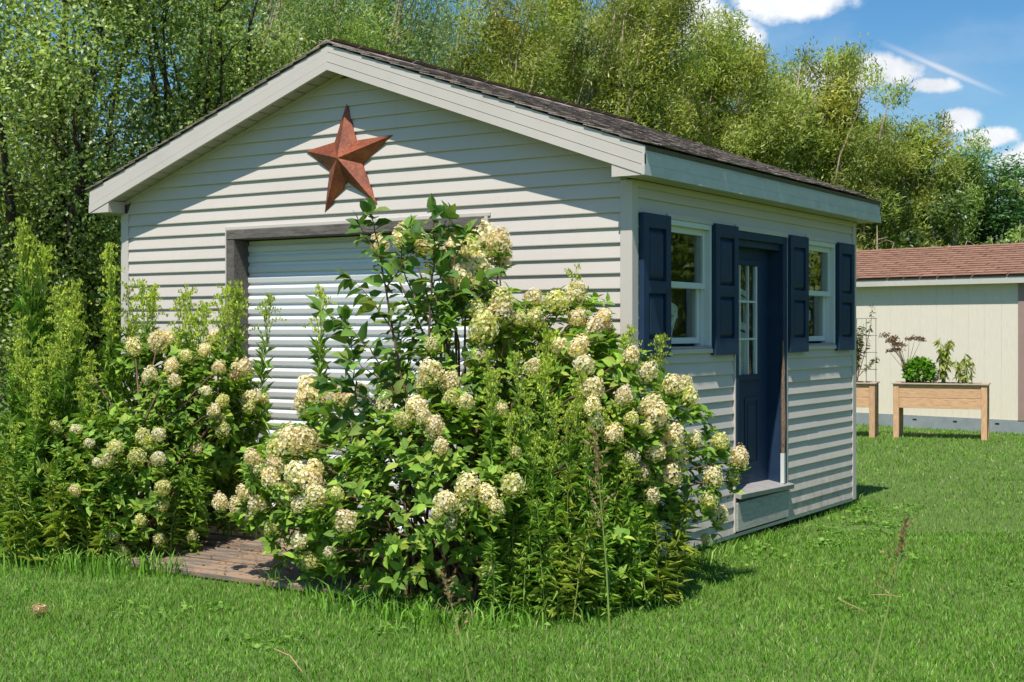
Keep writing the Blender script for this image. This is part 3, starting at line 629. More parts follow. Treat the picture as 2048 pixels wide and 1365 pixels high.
def leafy_plant(name, loc, lab, cat, stems, leaf, cols, stem_mat, h, n_leaf, size, droop=-.6, group=None, extra=None):
    """stems: list of local polylines with radius; leaves spread along their upper parts"""
    o = empty(name, loc); tag(o, lab, cat, group)
    m = MB()
    for pts, r in stems: m.tube(pts, [r * (1 - .7 * i / (len(pts) - 1)) for i in range(len(pts))], 5)
    m.build('stem', stem_mat, o)
    P, A = [], []
    for _ in range(n_leaf):
        pts, r = random.choice(stems); t = random.uniform(.3, 1) * (len(pts) - 1); i = min(int(t), len(pts) - 2); f = t - i
        p = np.array(pts[i]) * (1 - f) + np.array(pts[i + 1]) * f; a = rand_dirs(1, .0)[0]; a[2] = a[2] * .4 + droop; P.append(p + .01 * a); A.append(a)
    P = np.array(P); A = norm(np.array(A)); S = RNG.uniform(.6, 1.15, n_leaf)[:, None] * np.array(size)[None]
    np_obj('foliage', [scatter(*leaf, P, frames(A, rand_dirs(n_leaf, 1.2)), S, pal(n_leaf, cols))] + (extra or []), M['leaf'], o, 'stuff')
    return o
def fan(n, h, spread, r, kink=.03, base=.03):
    out = []
    for i in range(n):
        a = random.uniform(0, 6.28); s = random.uniform(.2, 1) * spread; hh = h * random.uniform(.75, 1)
        out.append(([(random.uniform(-base, base), random.uniform(-base, base), 0)] + [(s * t * math.cos(a) + random.uniform(-kink, kink), s * t * math.sin(a) + random.uniform(-kink, kink), hh * t) for t in (.33, .66, 1)], r))
    return out
YG = [(.30, .36, .05), (.22, .30, .04), (.36, .38, .10)]
# brown dill gone to seed
o = empty('dill_plant', on_planter(pA, rzA, .18, .30)); tag(o, 'tall brown seeded plant with umbrella heads in the cedar planter', 'plant')
m = MB(); um = []
for i in range(12):
    a = random.uniform(0, 6.28); s = random.uniform(.05, .36); h = random.uniform(.42, .74); tip = (s * math.cos(a), s * math.sin(a) * .6, h)
    m.tube([(0, 0, 0), (tip[0] * .3, tip[1] * .3, h * .55), tip], [.008, .005, .002], 5)
    for k in range(22):
        b = random.uniform(0, 6.28); rr = .085 * math.sqrt(random.random()); e = (tip[0] + rr * math.cos(b), tip[1] + rr * math.sin(b), h + .05 - rr * .4 + random.uniform(-.01, .01))
        m.tube([tip, e], [.0015, .001], 3); um.append(e)
m.build('stem', M['twig'], o)
um = np.array(um); um = np.repeat(um, 3, 0) + RNG.normal(0, .012, (len(um) * 3, 3))
np_obj('seed_head', [scatter(*ROUND, um, frames(rand_dirs(len(um)), rand_dirs(len(um))), np.full(len(um), .026), pal(len(um), [(.20, .12, .07), (.28, .18, .11), (.14, .09, .06)]))], M['leaf'], o, 'stuff')
# basil: a dense ball of bright leaves
o = empty('basil_plant', on_planter(pA, rzA, .36, .28)); tag(o, 'rounded bright green leafy herb in the cedar planter', 'plant')
n = 1100; dv = rand_dirs(n, .15); rad = RNG.uniform(.5, 1, n)[:, None]; P = dv * rad * np.array((.235, .2, .22)) + np.array((0, 0, .20)); P = P[P[:, 2] > .0]; n = len(P)
MB().tube([(0, 0, 0), (0, .01, .12), (0, 0, .25)], [.012, .01, .006], 5).build('stem', M['greenstem'], o)
np_obj('foliage', [scatter(*LEAF, P, frames(norm(rand_dirs(n) + 1.0 * norm(P - np.array((0, 0, .1)))), norm(rand_dirs(n, 1.6))), RNG.uniform(.05, .08, n), pal(n, [(.13, .33, .02), (.20, .42, .03), (.09, .24, .02)]))], M['leaf'], o, 'stuff')
leafy_plant('rosemary_plant', on_planter(pA, rzA, .56, .30), 'small grey-green needle-leaved herb in the cedar planter', 'plant', fan(9, .3, .16, .004), LANCE, [(.14, .18, .10), (.20, .24, .15)], M['greenstem'], .3, 320, (.008, .045, .02), .25)
leafy_plant('pepper_plant', on_planter(pA, rzA, .70, .30), 'tall staked yellow-green pepper plant with yellowed lower leaves', 'plant', fan(7, .74, .22, .008) + [([(0, 0, 0), (0, 0, .4), (.0, 0, .62)], .012)], LEAF, YG, M['greenstem'], .7, 170, (.07, .13, .1), -.75)
leafy_plant('pepper_plant', on_planter(pA, rzA, 1.02, .28), 'short spreading yellow-green pepper plant near the planter end', 'plant', fan(8, .46, .33, .007) + [([(0, 0, 0), (0, 0, .3), (.0, 0, .5)], .012)], LEAF, YG, M['greenstem'], .45, 120, (.07, .13, .1), -.7)
tr = empty('wire_trellis', on_planter(pB, rzB, 1.0, .32)); tag(tr, 'thin dark wire trellis standing in the planter by the shed corner', 'trellis')
for k in range(4): MB().tube([(-.22 + k * .15, 0, -.02), (-.22 + k * .15, 0, 1.02)], .005, 5).build('upright_wire', M['wire'], tr)
for k in range(4): MB().tube([(-.24, .006, .24 + k * .26), (.25, .006, .24 + k * .26)], .005, 5).build('cross_wire', M['wire'], tr)
leafy_plant('climbing_plant', on_planter(pB, rzB, .92, .26), 'sparse straggling plant climbing the wire trellis', 'plant', fan(7, .95, .18, .009) + [([(.0, 0, 0), (.15, 0, .5), (.24, 0, .9), (.26, .02, 1.25)], .008), ([(.02, 0, .1), (.2, 0, .3), (.36, 0, .42)], .006)], LEAF, [(.14, .17, .06), (.20, .2, .08), (.10, .13, .05)], M['twig'], 1, 420, (.05, .075, .06), -.3)

# ================================================================== trees
def limb(p0, d, L, n, bend, rng, up=.1):
    pts = [np.array(p0, float)]; d = np.array(d, float); d /= np.linalg.norm(d)
    for i in range(n):
        d = d + bend * rng.standard_normal(3) + np.array((0, 0, up)) / n; d /= np.linalg.norm(d); pts.append(pts[-1] + d * L / n)
    return pts
def make_tree(name, px, depth, top_px, half_w, lab, style, seed, n_leaf, cols, w=None, bark='bark', trunk_r=.16, lean=0, clear=.25, ls=1):
    rng = np.random.default_rng(seed); H = 1.64 + (HZ - top_px) * depth / F; base = ground_at(px, depth) - RT * lean * H * .7; RW = half_w * depth / F
    t = empty(name, base); tag(t, lab, 'tree', {'willow': 'willow trees in the row behind the shed', 'dense': 'dense small-leaved trees beside the shed', 'locust': 'feathery trees behind the garden shed'}[style])
    m = MB(); tips = []; ends = []
    nl = {'willow': 9, 'dense': 11, 'locust': 9}[style]
    for i in range(nl):
        az_ = 2 * math.pi * (i + rng.uniform(-.3, .3)) / nl * 1.0; out = rng.uniform(.25, 1) * RW
        h0 = rng.uniform(.02, clear) * H if style != 'willow' else rng.uniform(0.02, .2) * H
        hh = H * (rng.uniform(.72, 1.0) if i else 1.0)
        if style != 'willow': hh = h0 + (H - h0) * math.sqrt(max(.05, 1 - (out / RW) ** 2 * .8)) * rng.uniform(.85, 1)
        if i == 0: out *= .25
        tip = np.array((math.cos(az_) * out, math.sin(az_) * out, hh)) + lean * hh * RT; p0 = np.array((rng.normal(0, .05), rng.normal(0, .05), h0 if i else 0))
        c1 = p0 + (tip - p0) * .4 + np.array((-math.cos(az_) * out * .1, 0, H * .04)) + rng.normal(0, .15, 3)
        pts = []
        nn = 9
        for k in range(nn):
            u = k / (nn - 1); q = (1 - u) ** 2 * p0 + 2 * u * (1 - u) * c1 + u * u * tip; q = q + rng.normal(0, .05, 3) * (0 < k); pts.append(q)
        for k in range(3, nn):
            for _ in range(5 if k < nn - 1 else 12): tips.append((pts[k] + rng.normal(0, .10 * RW, 3), norm(pts[k] - pts[k - 1]), 1))
        r0 = trunk_r * (1 if i == 0 else rng.uniform(.35, .65)); m.tube(pts, [r0 * (1 - u) ** .8 + .006 for u in np.linspace(0, 1, nn)], 6)
        for b in range(11 if style != 'locust' else 9):
            u = rng.uniform(.22, 1); k = min(int(u * (nn - 1)), nn - 2); f = u * (nn - 1) - k; q = pts[k] * (1 - f) + pts[k + 1] * f
            ax = norm(pts[k + 1] - pts[k]); d = norm(rng.standard_normal(3) + np.array((0, 0, .15)) + ax * (.9 if style == 'willow' else .1) + .5 * norm(q * np.array((1, 1, 0)) + 1e-6))
            L = RW * rng.uniform(.3, .6) * (1.15 - .55 * u); bp = limb(q, d, L, 4, .16, rng, .45 if style == 'willow' else .1)
            m.tube(bp, [r0 * .25 * (1 - .85 * j / 4) * (1.1 - u * .7) + .004 for j in range(5)], 4)
            if style == 'willow' and rng.random() < .10: continue
            for j in range(1, 5): tips.append((bp[j], norm(bp[j] - bp[j - 1]), j / 4))
    if style == 'dense':
        for i in range(9):
            az_ = rng.uniform(0, 6.28); out = rng.uniform(.2, .6) * RW; hh = rng.uniform(.06, .42) * H; p0 = np.array((0, 0, rng.uniform(.05, .35) * H))
            pts = [p0 * (1 - u) + np.array((math.cos(az_) * out, math.sin(az_) * out, hh)) * u + rng.normal(0, .07, 3) for u in np.linspace(0, 1, 7)]
            m.tube(pts, [.05 * (1 - .85 * u) for u in np.linspace(0, 1, 7)], 5)
            for k in range(1, 7):
                for b in range(5): q = pts[k] + rng.normal(0, .22, 3) * RW / 1.8; tips.append((q, norm(q - pts[k - 1]), 1))
    m.build('trunk', M[bark], t, smooth=True)
    tp = np.array([a for a, b, c in tips]); td = np.array([b for a, b, c in tips]); keep = tp[:, 2] > (.04 if style == 'dense' else .12) * H; tp, td = tp[keep], td[keep]
    ncl = max(24, n_leaf // (330 if style == 'willow' else 470)) if style != 'locust' else len(tp)
    if style == 'locust': ci = np.arange(len(tp)); cen = tp; rc = np.full(ncl, .1)
    else:
        ci = rng.integers(0, len(tp), ncl); rc = RW * .30 * rng.uniform(.65, 1.4, ncl); cen = tp[ci] + rng.normal(0, .14 * RW, (ncl, 3)); cen[:, 2] = np.minimum(cen[:, 2], H - rc * .35)
    i = rng.choice(ncl, n_leaf, p=rc ** 2 / (rc ** 2).sum())
    cl_col = np.clip(1 + .2 * rng.standard_normal(ncl), .6, 1.5); cl_mix = rng.choice(len(cols), ncl, p=w); td = td[ci]
    dv = rand_dirs(n_leaf, .1, rng); rad = rng.random(n_leaf) ** .42 * np.where(rng.random(n_leaf) < .1, 1.5, 1)
    if style == 'willow':
        P = cen[i] + dv * (rad * rc[i])[:, None] * np.array((1, 1, 1.2)); A = norm(td[i] * .7 + rng.normal(0, .6, (n_leaf, 3)) + np.array((0, 0, -.15)))
        S = rng.uniform(.7, 1.3, n_leaf)[:, None] * np.array((.027, .11, .04)) * depth / 28; tmpl = LANCE
    elif style == 'dense':
        P = cen[i] + dv * (rad * rc[i])[:, None] * np.array((1, 1, .85)); A = rand_dirs(n_leaf, -.2, rng); S = rng.uniform(.7, 1.3, n_leaf)[:, None] * np.array((.04, .06, .05)) * depth / 17 * ls; tmpl = ROUND
    else:
        P = tp[i] + rng.normal(0, 1, (n_leaf, 3)) * np.array((.2, .2, .07)) * RW / 1.8; A = norm(rng.normal(0, 1, (n_leaf, 3)) * np.array((1, 1, .35))); S = rng.uniform(.7, 1.3, n_leaf)[:, None] * np.array((.045, .13, .05)); tmpl = LANCE
    P[:, 2] = np.maximum(P[:, 2], .05)
    Nn = norm(rng.standard_normal((n_leaf, 3)) + np.array((.1, -.35, 1.1)) + .5 * norm(P - np.array((0, 0, H * .5))))
    base_c = (.6 * np.array(cols)[cl_mix[i]] + .4 * np.array(cols)[0]) * cl_col[i][:, None] * (1 + .16 * rng.standard_normal((n_leaf, 1)))
    np_obj('crown', [scatter(*tmpl, P, frames(A, Nn), S, np.clip(base_c, .004, .9))], M['tree_leaf'], t, 'stuff')
    return t
GD = [(.235, .325, .08), (.29, .38, .11), (.18, .265, .06), (.40, .46, .22)]
GW = [(.30, .375, .085), (.38, .45, .11), (.21, .30, .065), (.50, .47, .12)]
GW2 = [(.235, .35, .09), (.33, .45, .14), (.16, .26, .065), (.44, .52, .26)]
make_tree('dense_tree', 130, 17.0, -260, 330, 'big dense tree with small round leaves left of the shed', 'dense', 3, 80000, GD, [.4, .3, .2, .1], 'darkbark', .17, clear=.3)
make_tree('dense_tree', 395, 19.5, -230, 240, 'dense small-leaved tree whose crown meets the left roof edge', 'dense', 4, 48000, GD, [.4, .3, .2, .1], 'darkbark', .15, clear=.3)
make_tree('dense_tree', -190, 20, -200, 300, 'dense dark tree at the end of the goldenrod patch', 'dense', 5, 22000, GD, [.4, .2, .4, 0], 'darkbark', .15, clear=.3)
make_tree('dense_tree', 180, 23, 150, 330, 'dark undergrowth tree behind the big small-leaved tree', 'dense', 6, 22000, [(.05, .09, .018), (.035, .07, .014)], None, 'darkbark', .1, clear=.1)
WL = [(520, 25, -170, 190, GW2), (640, 27, -190, 180, GW2), (770, 26, -130, 170, GW2), (890, 29, 70, 130, GW2), (985, 28, -40, 120, GW), (1085, 27, -90, 130, GW), (1190, 29, -60, 130, GW), (1290, 28, -80, 120, GW),
      (1385, 31, 45, 110, GW), (1470, 30, 105, 110, GW), (1560, 31, 130, 110, GW), (1650, 32, 125, 110, GW), (1735, 32, 185, 95, GW), (1815, 33, 245, 85, GW), (1890, 34, 290, 85, GW2)]
names = ['pale green willow rising over the left roof slope', 'green willow rising just left of the roof ridge', 'silvery green willow behind the roof just right of the ridge', 'thin low willow with sky showing through beside its bare stems',
         'yellow-tinged willow behind the middle of the right roof slope']
WT = []
ORD = ['ninth', 'eighth', 'seventh', 'sixth', 'fifth', 'fourth', 'third', 'second', 'first']
gen = 'tall yellowish green willow in the row behind the shed roof'
for i, (px, dp, tp_, hw, cl) in enumerate(WL):
    lab = names[i] if i < len(names) else ORD[min(i - 5, 8)] + ' yellowish willow counted from the lowest one that ends the row'
    if i == len(WL) - 1: lab = 'lowest willow at the end of the row towards the feathery trees'
    WT.append(make_tree('willow_tree', px, dp, tp_, hw, lab, 'willow', 20 + i, 37000 if i != 3 else 15000, cl, [.38, .3, .2, .12], 'bark', .12, lean=.16))
# a second row further back: copies that share mesh data
for k, (px, dp, src, sc_) in enumerate([(560, 34, 0, 1.25), (700, 35, 2, 1.25), (840, 36, 1, 1.05), (1040, 36, 5, 1.1), (1150, 37, 6, 1.2), (1245, 37, 4, 1.2), (1345, 38, 7, 1.0), (1440, 38, 8, 1.0), (1530, 39, 9, 1.0), (1620, 39, 10, 1.0), (1710, 40, 11, .95), (1790, 40, 12, .95)]):
    t0 = WT[src]; t = t0.copy(); COL.objects.link(t); t.location = ground_at(px - 60, dp); t.rotation_euler = (0, 0, .5 * (k % 3 - 1)); t.scale = (1.15, 1.15, sc_)
    tag(t, 'willow of the back row, half hidden by the willows before it', 'tree', 'willow trees of the back row')
    for ch in t0.children: c_ = ch.copy(); COL.objects.link(c_); c_.parent = t
make_tree('locust_tree', 1990, 35, 262, 130, 'dark green feathery tree over the red roof of the garden shed', 'locust', 50, 15000, [(.09, .22, .06), (.13, .28, .08), (.06, .15, .05)], None, 'darkbark', .14)
make_tree('locust_tree', 2130, 37, 240, 130, 'feathery tree at the far end of the tree row', 'locust', 51, 9000, [(.09, .22, .06), (.13, .28, .08), (.06, .15, .05)], None, 'darkbark', .14)
for i, (px, dp, tp_, hw) in enumerate([(1745, 28, 440, 90), (1880, 30, 400, 110), (2030, 31, 420, 120), (1620, 29, 330, 120), (1950, 36, 315, 110), (2045, 37, 330, 110), (1860, 35, 320, 100)]):
    t = make_tree('bushy_tree', px, dp, tp_, hw, 'leafy bushy tree filling the gap behind the two sheds', 'dense', 60 + i, 9000, [(.22, .33, .09), (.13, .22, .05), (.30, .40, .14)], None, 'bark', .08, clear=.15)
    t['group'] = 'bushy trees behind the two sheds'
# trees beyond the right edge of the view, the ones the window panes mirror
for px, dp, tp_, sd_ in ((3000, 19, 150, 80), (3600, 17, 120, 81), (4400, 14, 150, 82), (2650, 32, 150, 83)):
    t = make_tree('broad_tree', px, dp, tp_, 520, 'broad green tree out on the lawn, mirrored in the shed windows', 'dense', sd_, 15000, [(.17, .25, .04), (.24, .30, .06), (.11, .17, .03)], None, 'darkbark', .2, clear=.2, ls=2.6)
    t['group'] = 'trees mirrored in the windows'

# ================================================================== hydrangeas
def hit(ells, px, py):
    """first point of the union of ellipsoids on the line of sight through a pixel of the photograph"""
    d = FW + (px - 1024) / F * RT + (HZ - py) / F * UP; best = None
    for c, r in ells:
        o = (CAM - c) / r; v = d / r; a = v @ v; b = 2 * o @ v; cc = o @ o - 1; D = b * b - 4 * a * cc
        if D > 0:
            t = (-b - math.sqrt(D)) / (2 * a)
            if best is None or t < best: best = t
    return best
def inside(ells, P, k=1.0):
    m = np.zeros(len(P), bool)
    for c, r in ells: m |= (((P - c) / (r * k)) ** 2).sum(1) < 1
    return m
def blob(px, py, depth, wpx, hpx, dr):
    """a lobe of a shrub: centre, then radii turned into world axes (kept isotropic in plan)"""
    c = at(px, py, depth); return (c, np.array([(wpx * depth / F + dr) / 2, (wpx * depth / F + dr) / 2, hpx * depth / F]))
# flower head meshes: four-petalled florets over a blunt cone
def head_mesh(seed, cols, nf=85, cone=1.15):
    nf = int(nf * 2.5)
    rng = np.random.default_rng(seed); P, Nn = [], []
    for i in range(nf):
        z = 1 - 2 * (i + .5) / nf; ph = i * 2.399963 + rng.normal(0, .15); r = math.sqrt(1 - z * z); rr = .97 + rng.normal(0, .10)
        taper = 1 - .22 * max(z, 0); nrm = np.array((r * math.cos(ph), r * math.sin(ph), z)); P.append(nrm * rr * np.array((taper, taper, cone))); Nn.append(nrm)
    P, Nn = np.array(P), norm(np.array(Nn) + rng.normal(0, .35, (nf, 3))); pv = np.array([(0, 0, 0), (-.5, .55, .16), (.5, .55, .16), (0, 1, .05)]); pt = np.array([(0, 2, 3), (0, 3, 1)]); parts = []
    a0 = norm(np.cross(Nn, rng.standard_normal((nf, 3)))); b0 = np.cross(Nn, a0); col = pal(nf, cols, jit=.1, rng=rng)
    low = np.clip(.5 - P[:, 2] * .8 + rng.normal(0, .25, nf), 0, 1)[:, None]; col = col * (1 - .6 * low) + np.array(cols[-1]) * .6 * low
    for k in range(4):
        A = a0 * math.cos(k * math.pi / 2) + b0 * math.sin(k * math.pi / 2); parts.append(scatter(pv, pt, P, frames(norm(A + .12 * Nn), Nn), rng.uniform(.12, .18, nf), np.clip(col * (1 + .06 * rng.standard_normal((nf, 1))), .02, .92)))
    # green inner core
    n2 = 60; dv = rand_dirs(n2, 0, rng); parts.append(scatter(*ROUND, dv * .72, frames(rand_dirs(n2, 0, rng), dv), rng.uniform(.35, .55, n2), pal(n2, [(.82, .76, .52), (.74, .68, .40)], rng=rng)))
    V, T, C = join(parts); return np_mesh('flower_head', V, T, C)
CREAM = [(.88, .81, .62), (.90, .86, .72), (.86, .70, .52), (.78, .74, .42)]; PINK = [(.88, .78, .66), (.90, .84, .74), (.84, .62, .48), (.80, .70, .46)]
LIME = [(.78, .78, .46), (.84, .82, .58), (.60, .62, .22), (.50, .55, .14)]; WHITE = [(.84, .82, .72), (.86, .84, .78), (.84, .76, .70), (.70, .70, .44)]; BROWN = [(.20, .12, .08), (.27, .17, .11), (.16, .1, .07), (.2, .14, .08)]
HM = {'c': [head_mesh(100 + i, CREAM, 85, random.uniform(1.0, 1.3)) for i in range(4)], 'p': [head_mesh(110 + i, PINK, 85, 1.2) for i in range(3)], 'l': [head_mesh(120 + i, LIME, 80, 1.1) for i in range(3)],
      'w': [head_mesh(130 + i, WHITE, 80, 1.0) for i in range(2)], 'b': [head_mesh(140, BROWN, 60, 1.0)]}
LG = [(.165, .30, .04), (.235, .385, .052), (.115, .215, .03), (.34, .43, .07)]
leaf_variants = []
for i in range(8):
    c = np.repeat(np.array([LG[i % 4]]) * (1 + .1 * random.uniform(-1, 1)), 8, 0); v = LEAF[0].copy(); v[:, 2] *= random.uniform(.5, 1.8); v[:, 0] *= random.uniform(.85, 1.15); leaf_variants.append(np_mesh('leaf', v, LEAF[1], c))
def hydrangea(name, base, ells, heads, n_shoot, lab, n_ind=290, cut=None):
    o = empty(name, base); tag(o, lab, 'hydrangea'); base = np.array(base); rng = np.random.default_rng(len(heads))
    for me in (x for v in HM.values() for x in v):
        if not me.materials: me.materials.append(M['petal'])
    st = MB(); heads_w = []
    for h in heads:
        px, py, r = h[:3]; kind = h[3] if len(h) > 3 else random.choice('cccppl')
        t = hit(ells, px, py)
        if t is None: t = min((np.linalg.norm(at(px, py, e[0] @ FW - CAM @ FW) - e[0]), e[0] @ FW - CAM @ FW) for e in ells)[1]
        t = max(t + rng.normal(0, .04), 7.2); p = at(px, py, t); rad = r * t / F; ax = norm(np.array((0, 0, 1.)) + .55 * norm((p - ells[0][0]) * np.array((1, 1, .2))) + rng.normal(0, .2, 3))
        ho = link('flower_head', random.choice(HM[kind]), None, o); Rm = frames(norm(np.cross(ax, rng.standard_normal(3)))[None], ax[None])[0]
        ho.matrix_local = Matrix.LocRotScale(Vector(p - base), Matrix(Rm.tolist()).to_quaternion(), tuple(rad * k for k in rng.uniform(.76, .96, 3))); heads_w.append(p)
        a = p - ax * rad * .5; mid = a * .45 + (base + np.array((rng.normal(0, .15), rng.normal(0, .15), .1))) * .55 + np.array((0, 0, .25 * (p[2] - base[2])))
        st.tube([base + np.array((rng.normal(0, .16), rng.normal(0, .16), 0)) - base, mid - base, a * .8 + mid * .2 + np.array((0, 0, .03)) - base, a - base], [.011, .008, .005, .004], 5)
    # leafy shoots: whorls at shoot tips through the shell of the lobes
    P, A, S = [], [], []
    vol = np.array([np.prod(r) ** (2 / 3) for c, r in ells]); tips = []
    while len(tips) < n_shoot:
        c, r = ells[rng.choice(len(ells), p=vol / vol.sum())]; dv = rand_dirs(1, .15, rng)[0]; q = c + dv * r * rng.uniform(.45, 1.0) ** .5
        if q[2] < .06 or (cut is not None and cut(q)): continue
        tips.append((q, norm(norm((q - c) / r) * .7 + np.array((0, 0, .75)) + rng.normal(0, .3, 3))))
    tips += [(p - np.array((0, 0, .05)), norm(rng.normal(0, .4, 3) + np.array((0, 0, 1.)))) for p in heads_w for _ in range(2)]
    for q, ax in tips:
        s0 = rng.uniform(.06, .10); u = norm(np.cross(ax, rng.standard_normal(3))); v = np.cross(ax, u); n = rng.integers(6, 11)
        for i in range(n):
            a = i * math.pi / 2 + (i // 2) * 1.1 + rng.normal(0, .2); lv = i // 4; dirn = norm((u * math.cos(a) + v * math.sin(a)) + ax * (.55 - .35 * lv) + rng.normal(0, .1, 3)); P.append(q - ax * (.035 * lv + rng.uniform(0, .02))); A.append((dirn, ax)); S.append(s0 * rng.uniform(.7, 1.15) * (1 - .1 * (lv == 0)))
    P = np.array(P); AX = np.array([a for a, b in A]); NN = np.array([b for a, b in A]) + rng.normal(0, .25, (len(A), 3)); S = np.array(S); Rm = frames(AX, NN); ok = P[:, 2] > .04
    if cut is not None: ok &= ~np.array([cut(q) for q in P])
    P, Rm, S = P[ok], Rm[ok], S[ok]
    near = np.argsort(P @ FW + rng.normal(0, .12, len(P)))[:n_ind]; rest = np.setdiff1d(np.arange(len(P)), near)
    for i in near:
        me = random.choice(leaf_variants); lo = link('leaf', me, M['leaf'], o); lo.matrix_local = Matrix.LocRotScale(Vector(P[i] - base), Matrix(Rm[i].tolist()).to_quaternion(), (S[i],) * 3)
    np_obj('foliage', [scatter(*LEAF, P[rest] - base, Rm[rest], S[rest], pal(len(rest), LG, [.4, .3, .2, .1], .18, rng))], M['leaf'], o, 'stuff')
    st.build('branches', M['twig'], o)
    return o
def wall_cut(q): return q[1] > -.06 and q[0] < .07
HR = [(758, 489, 22), (813, 473, 30), (844, 487, 24), (869, 496, 16, 'w'), (905, 502, 28), (932, 509, 33), (915, 545, 35), (953, 532, 30), (967, 484, 36, 'c'), (999, 484, 28, 'p'), (1004, 515, 26), (925, 560, 28),
      (1004, 602, 30), (1001, 627, 30, 'p'), (967, 656, 34, 'l'), (953, 619, 24, 'l'), (1066, 598, 22), (1114, 605, 28), (1151, 588, 25), (1155, 636, 20, 'p'), (1185, 663, 26, 'p'), (1206, 636, 20), (1213, 655, 16, 'b'), (1069, 638, 22), (1038, 639, 20, 'l'),
      (960, 711, 22), (864, 690, 15), (1120, 694, 22), (1158, 694, 24), (1168, 731, 25, 'w'), (1066, 735, 20), (1182, 779, 27, 'c'), (1247, 793, 22, 'p'), (861, 745, 28), (845, 769, 18), (902, 766, 26), (902, 797, 20), (932, 807, 18), (984, 767, 15, 'w'),
      (625, 783, 32, 'p'), (686, 793, 30), (608, 807, 24, 'p'), (724, 781, 17), (768, 810, 22), (734, 812, 15, 'b'), (833, 815, 25, 'p'), (1185, 814, 20), (849, 837, 18), (870, 856, 25, 'p'), (882, 894, 20, 'p'), (804, 841, 19, 'l'), (1002, 822, 17), (1032, 906, 15, 'l'),
      (935, 974, 30, 'c'), (891, 1005, 26, 'c'), (929, 1012, 28, 'l'), (973, 989, 26), (990, 1016, 22, 'c'), (1025, 972, 28, 'l'), (897, 1043, 20), (876, 1028, 15, 'l'), (977, 1140, 19, 'l'), (1131, 936, 16, 'w'), (1177, 927, 14), (1192, 845, 20, 'w'), (1228, 866, 22, 'p'),
      (594, 948, 30, 'w'), (621, 963, 26, 'p'), (583, 883, 30), (612, 879, 28), (630, 936, 20), (571, 993, 28, 'l'), (602, 1008, 22, 'w'), (632, 993, 26, 'c'), (674, 989, 18), (691, 1043, 27, 'p'), (598, 1083, 19, 'w'), (619, 1123, 22, 'l'), (659, 1105, 15, 'w'),
      (505, 916, 18), (517, 939, 16), (488, 986, 18), (441, 1005, 18), (476, 1011, 20, 'p'), (501, 1032, 14), (513, 1009, 20), (555, 901, 28), (551, 930, 20), (540, 957, 20, 'p'), (541, 1057, 14, 'l'),
      (1263, 838, 18), (1292, 860, 16, 'l'), (1314, 830, 26, 'p'), (1300, 812, 24), (1345, 875, 28, 'p'), (1388, 880, 17), (1310, 902, 24, 'p'), (1353, 912, 26, 'p'), (1341, 951, 27, 'c'), (1263, 916, 18), (1283, 947, 20, 'p'), (1303, 992, 18), (1425, 955, 23), (1419, 1000, 19, 'l'),
      (1441, 884, 21), (1478, 915, 22), (1465, 955, 18, 'l'), (1437, 1029, 20), (1411, 1076, 13), (1262, 712, 20, 'p'), (1295, 746, 22), (1251, 792, 18), (1345, 771, 22), (1370, 768, 18), (1378, 795, 22)]
EL_R = [blob(905, 1010, 8.45, 330, 235, .75), blob(660, 990, 8.75, 150, 190, .5), blob(1180, 900, 8.55, 170, 240, .75), blob(930, 760, 8.75, 210, 220, .5), blob(1360, 930, 8.75, 90, 150, .35), blob(930, 560, 8.75, 75, 90, .2), blob(1140, 680, 8.75, 110, 110, .35), blob(540, 960, 8.8, 75, 90, .25), blob(1130, 1080, 8.2, 200, 130, .45)]
hydrangea('hydrangea_shrub', ground_at(930, 8.5), EL_R, HR, 2100, 'huge hydrangea shrub with cream flower heads at the shed corner', cut=wall_cut)
HL = [(316, 684, 22, 'p'), (335, 676, 18), (428, 677, 18), (267, 694, 18), (343, 733, 18, 'p'), (300, 753, 18), (349, 763, 16), (438, 737, 16, 'p'), (485, 737, 22), (468, 752, 14, 'b'), (501, 796, 18), (527, 799, 14, 'l'), (445, 803, 16, 'l'), (498, 816, 14), (428, 822, 16), (435, 842, 20, 'l'), (445, 860, 16, 'l'),
      (185, 761, 10), (412, 783, 14, 'w'), (372, 712, 14), (409, 700, 14), (151, 860, 13, 'w'), (178, 887, 13, 'w'), (230, 895, 18, 'l'), (286, 874, 20, 'l'), (317, 870, 16, 'w'), (300, 891, 18, 'l'), (275, 914, 20, 'l'), (317, 918, 16, 'w'), (217, 920, 14), (195, 926, 12, 'w'), (393, 899, 14), (325, 976, 18, 'l'), (323, 1011, 16, 'l'), (149, 982, 12),
      (281, 1040, 14, 'l'), (226, 1071, 17, 'l'), (242, 1104, 18, 'l'), (319, 1079, 16, 'l'), (346, 1102, 15, 'l'), (383, 1073, 15, 'l'), (21, 974, 20, 'p'), (2, 950, 18), (8, 1003, 16), (110, 856, 14, 'l')]
EL_L = [blob(290, 960, 9.9, 170, 170, .55), blob(400, 830, 10.0, 120, 150, .4), blob(140, 960, 10.0, 150, 130, .5), blob(300, 730, 10.6, 80, 70, .2), blob(20, 980, 9.9, 70, 90, .3)]
hydrangea('hydrangea_shrub', ground_at(290, 9.9), EL_L, HL, 1050, 'smaller hydrangea shrub with greenish cream heads left of the ramp', n_ind=200, cut=wall_cut)
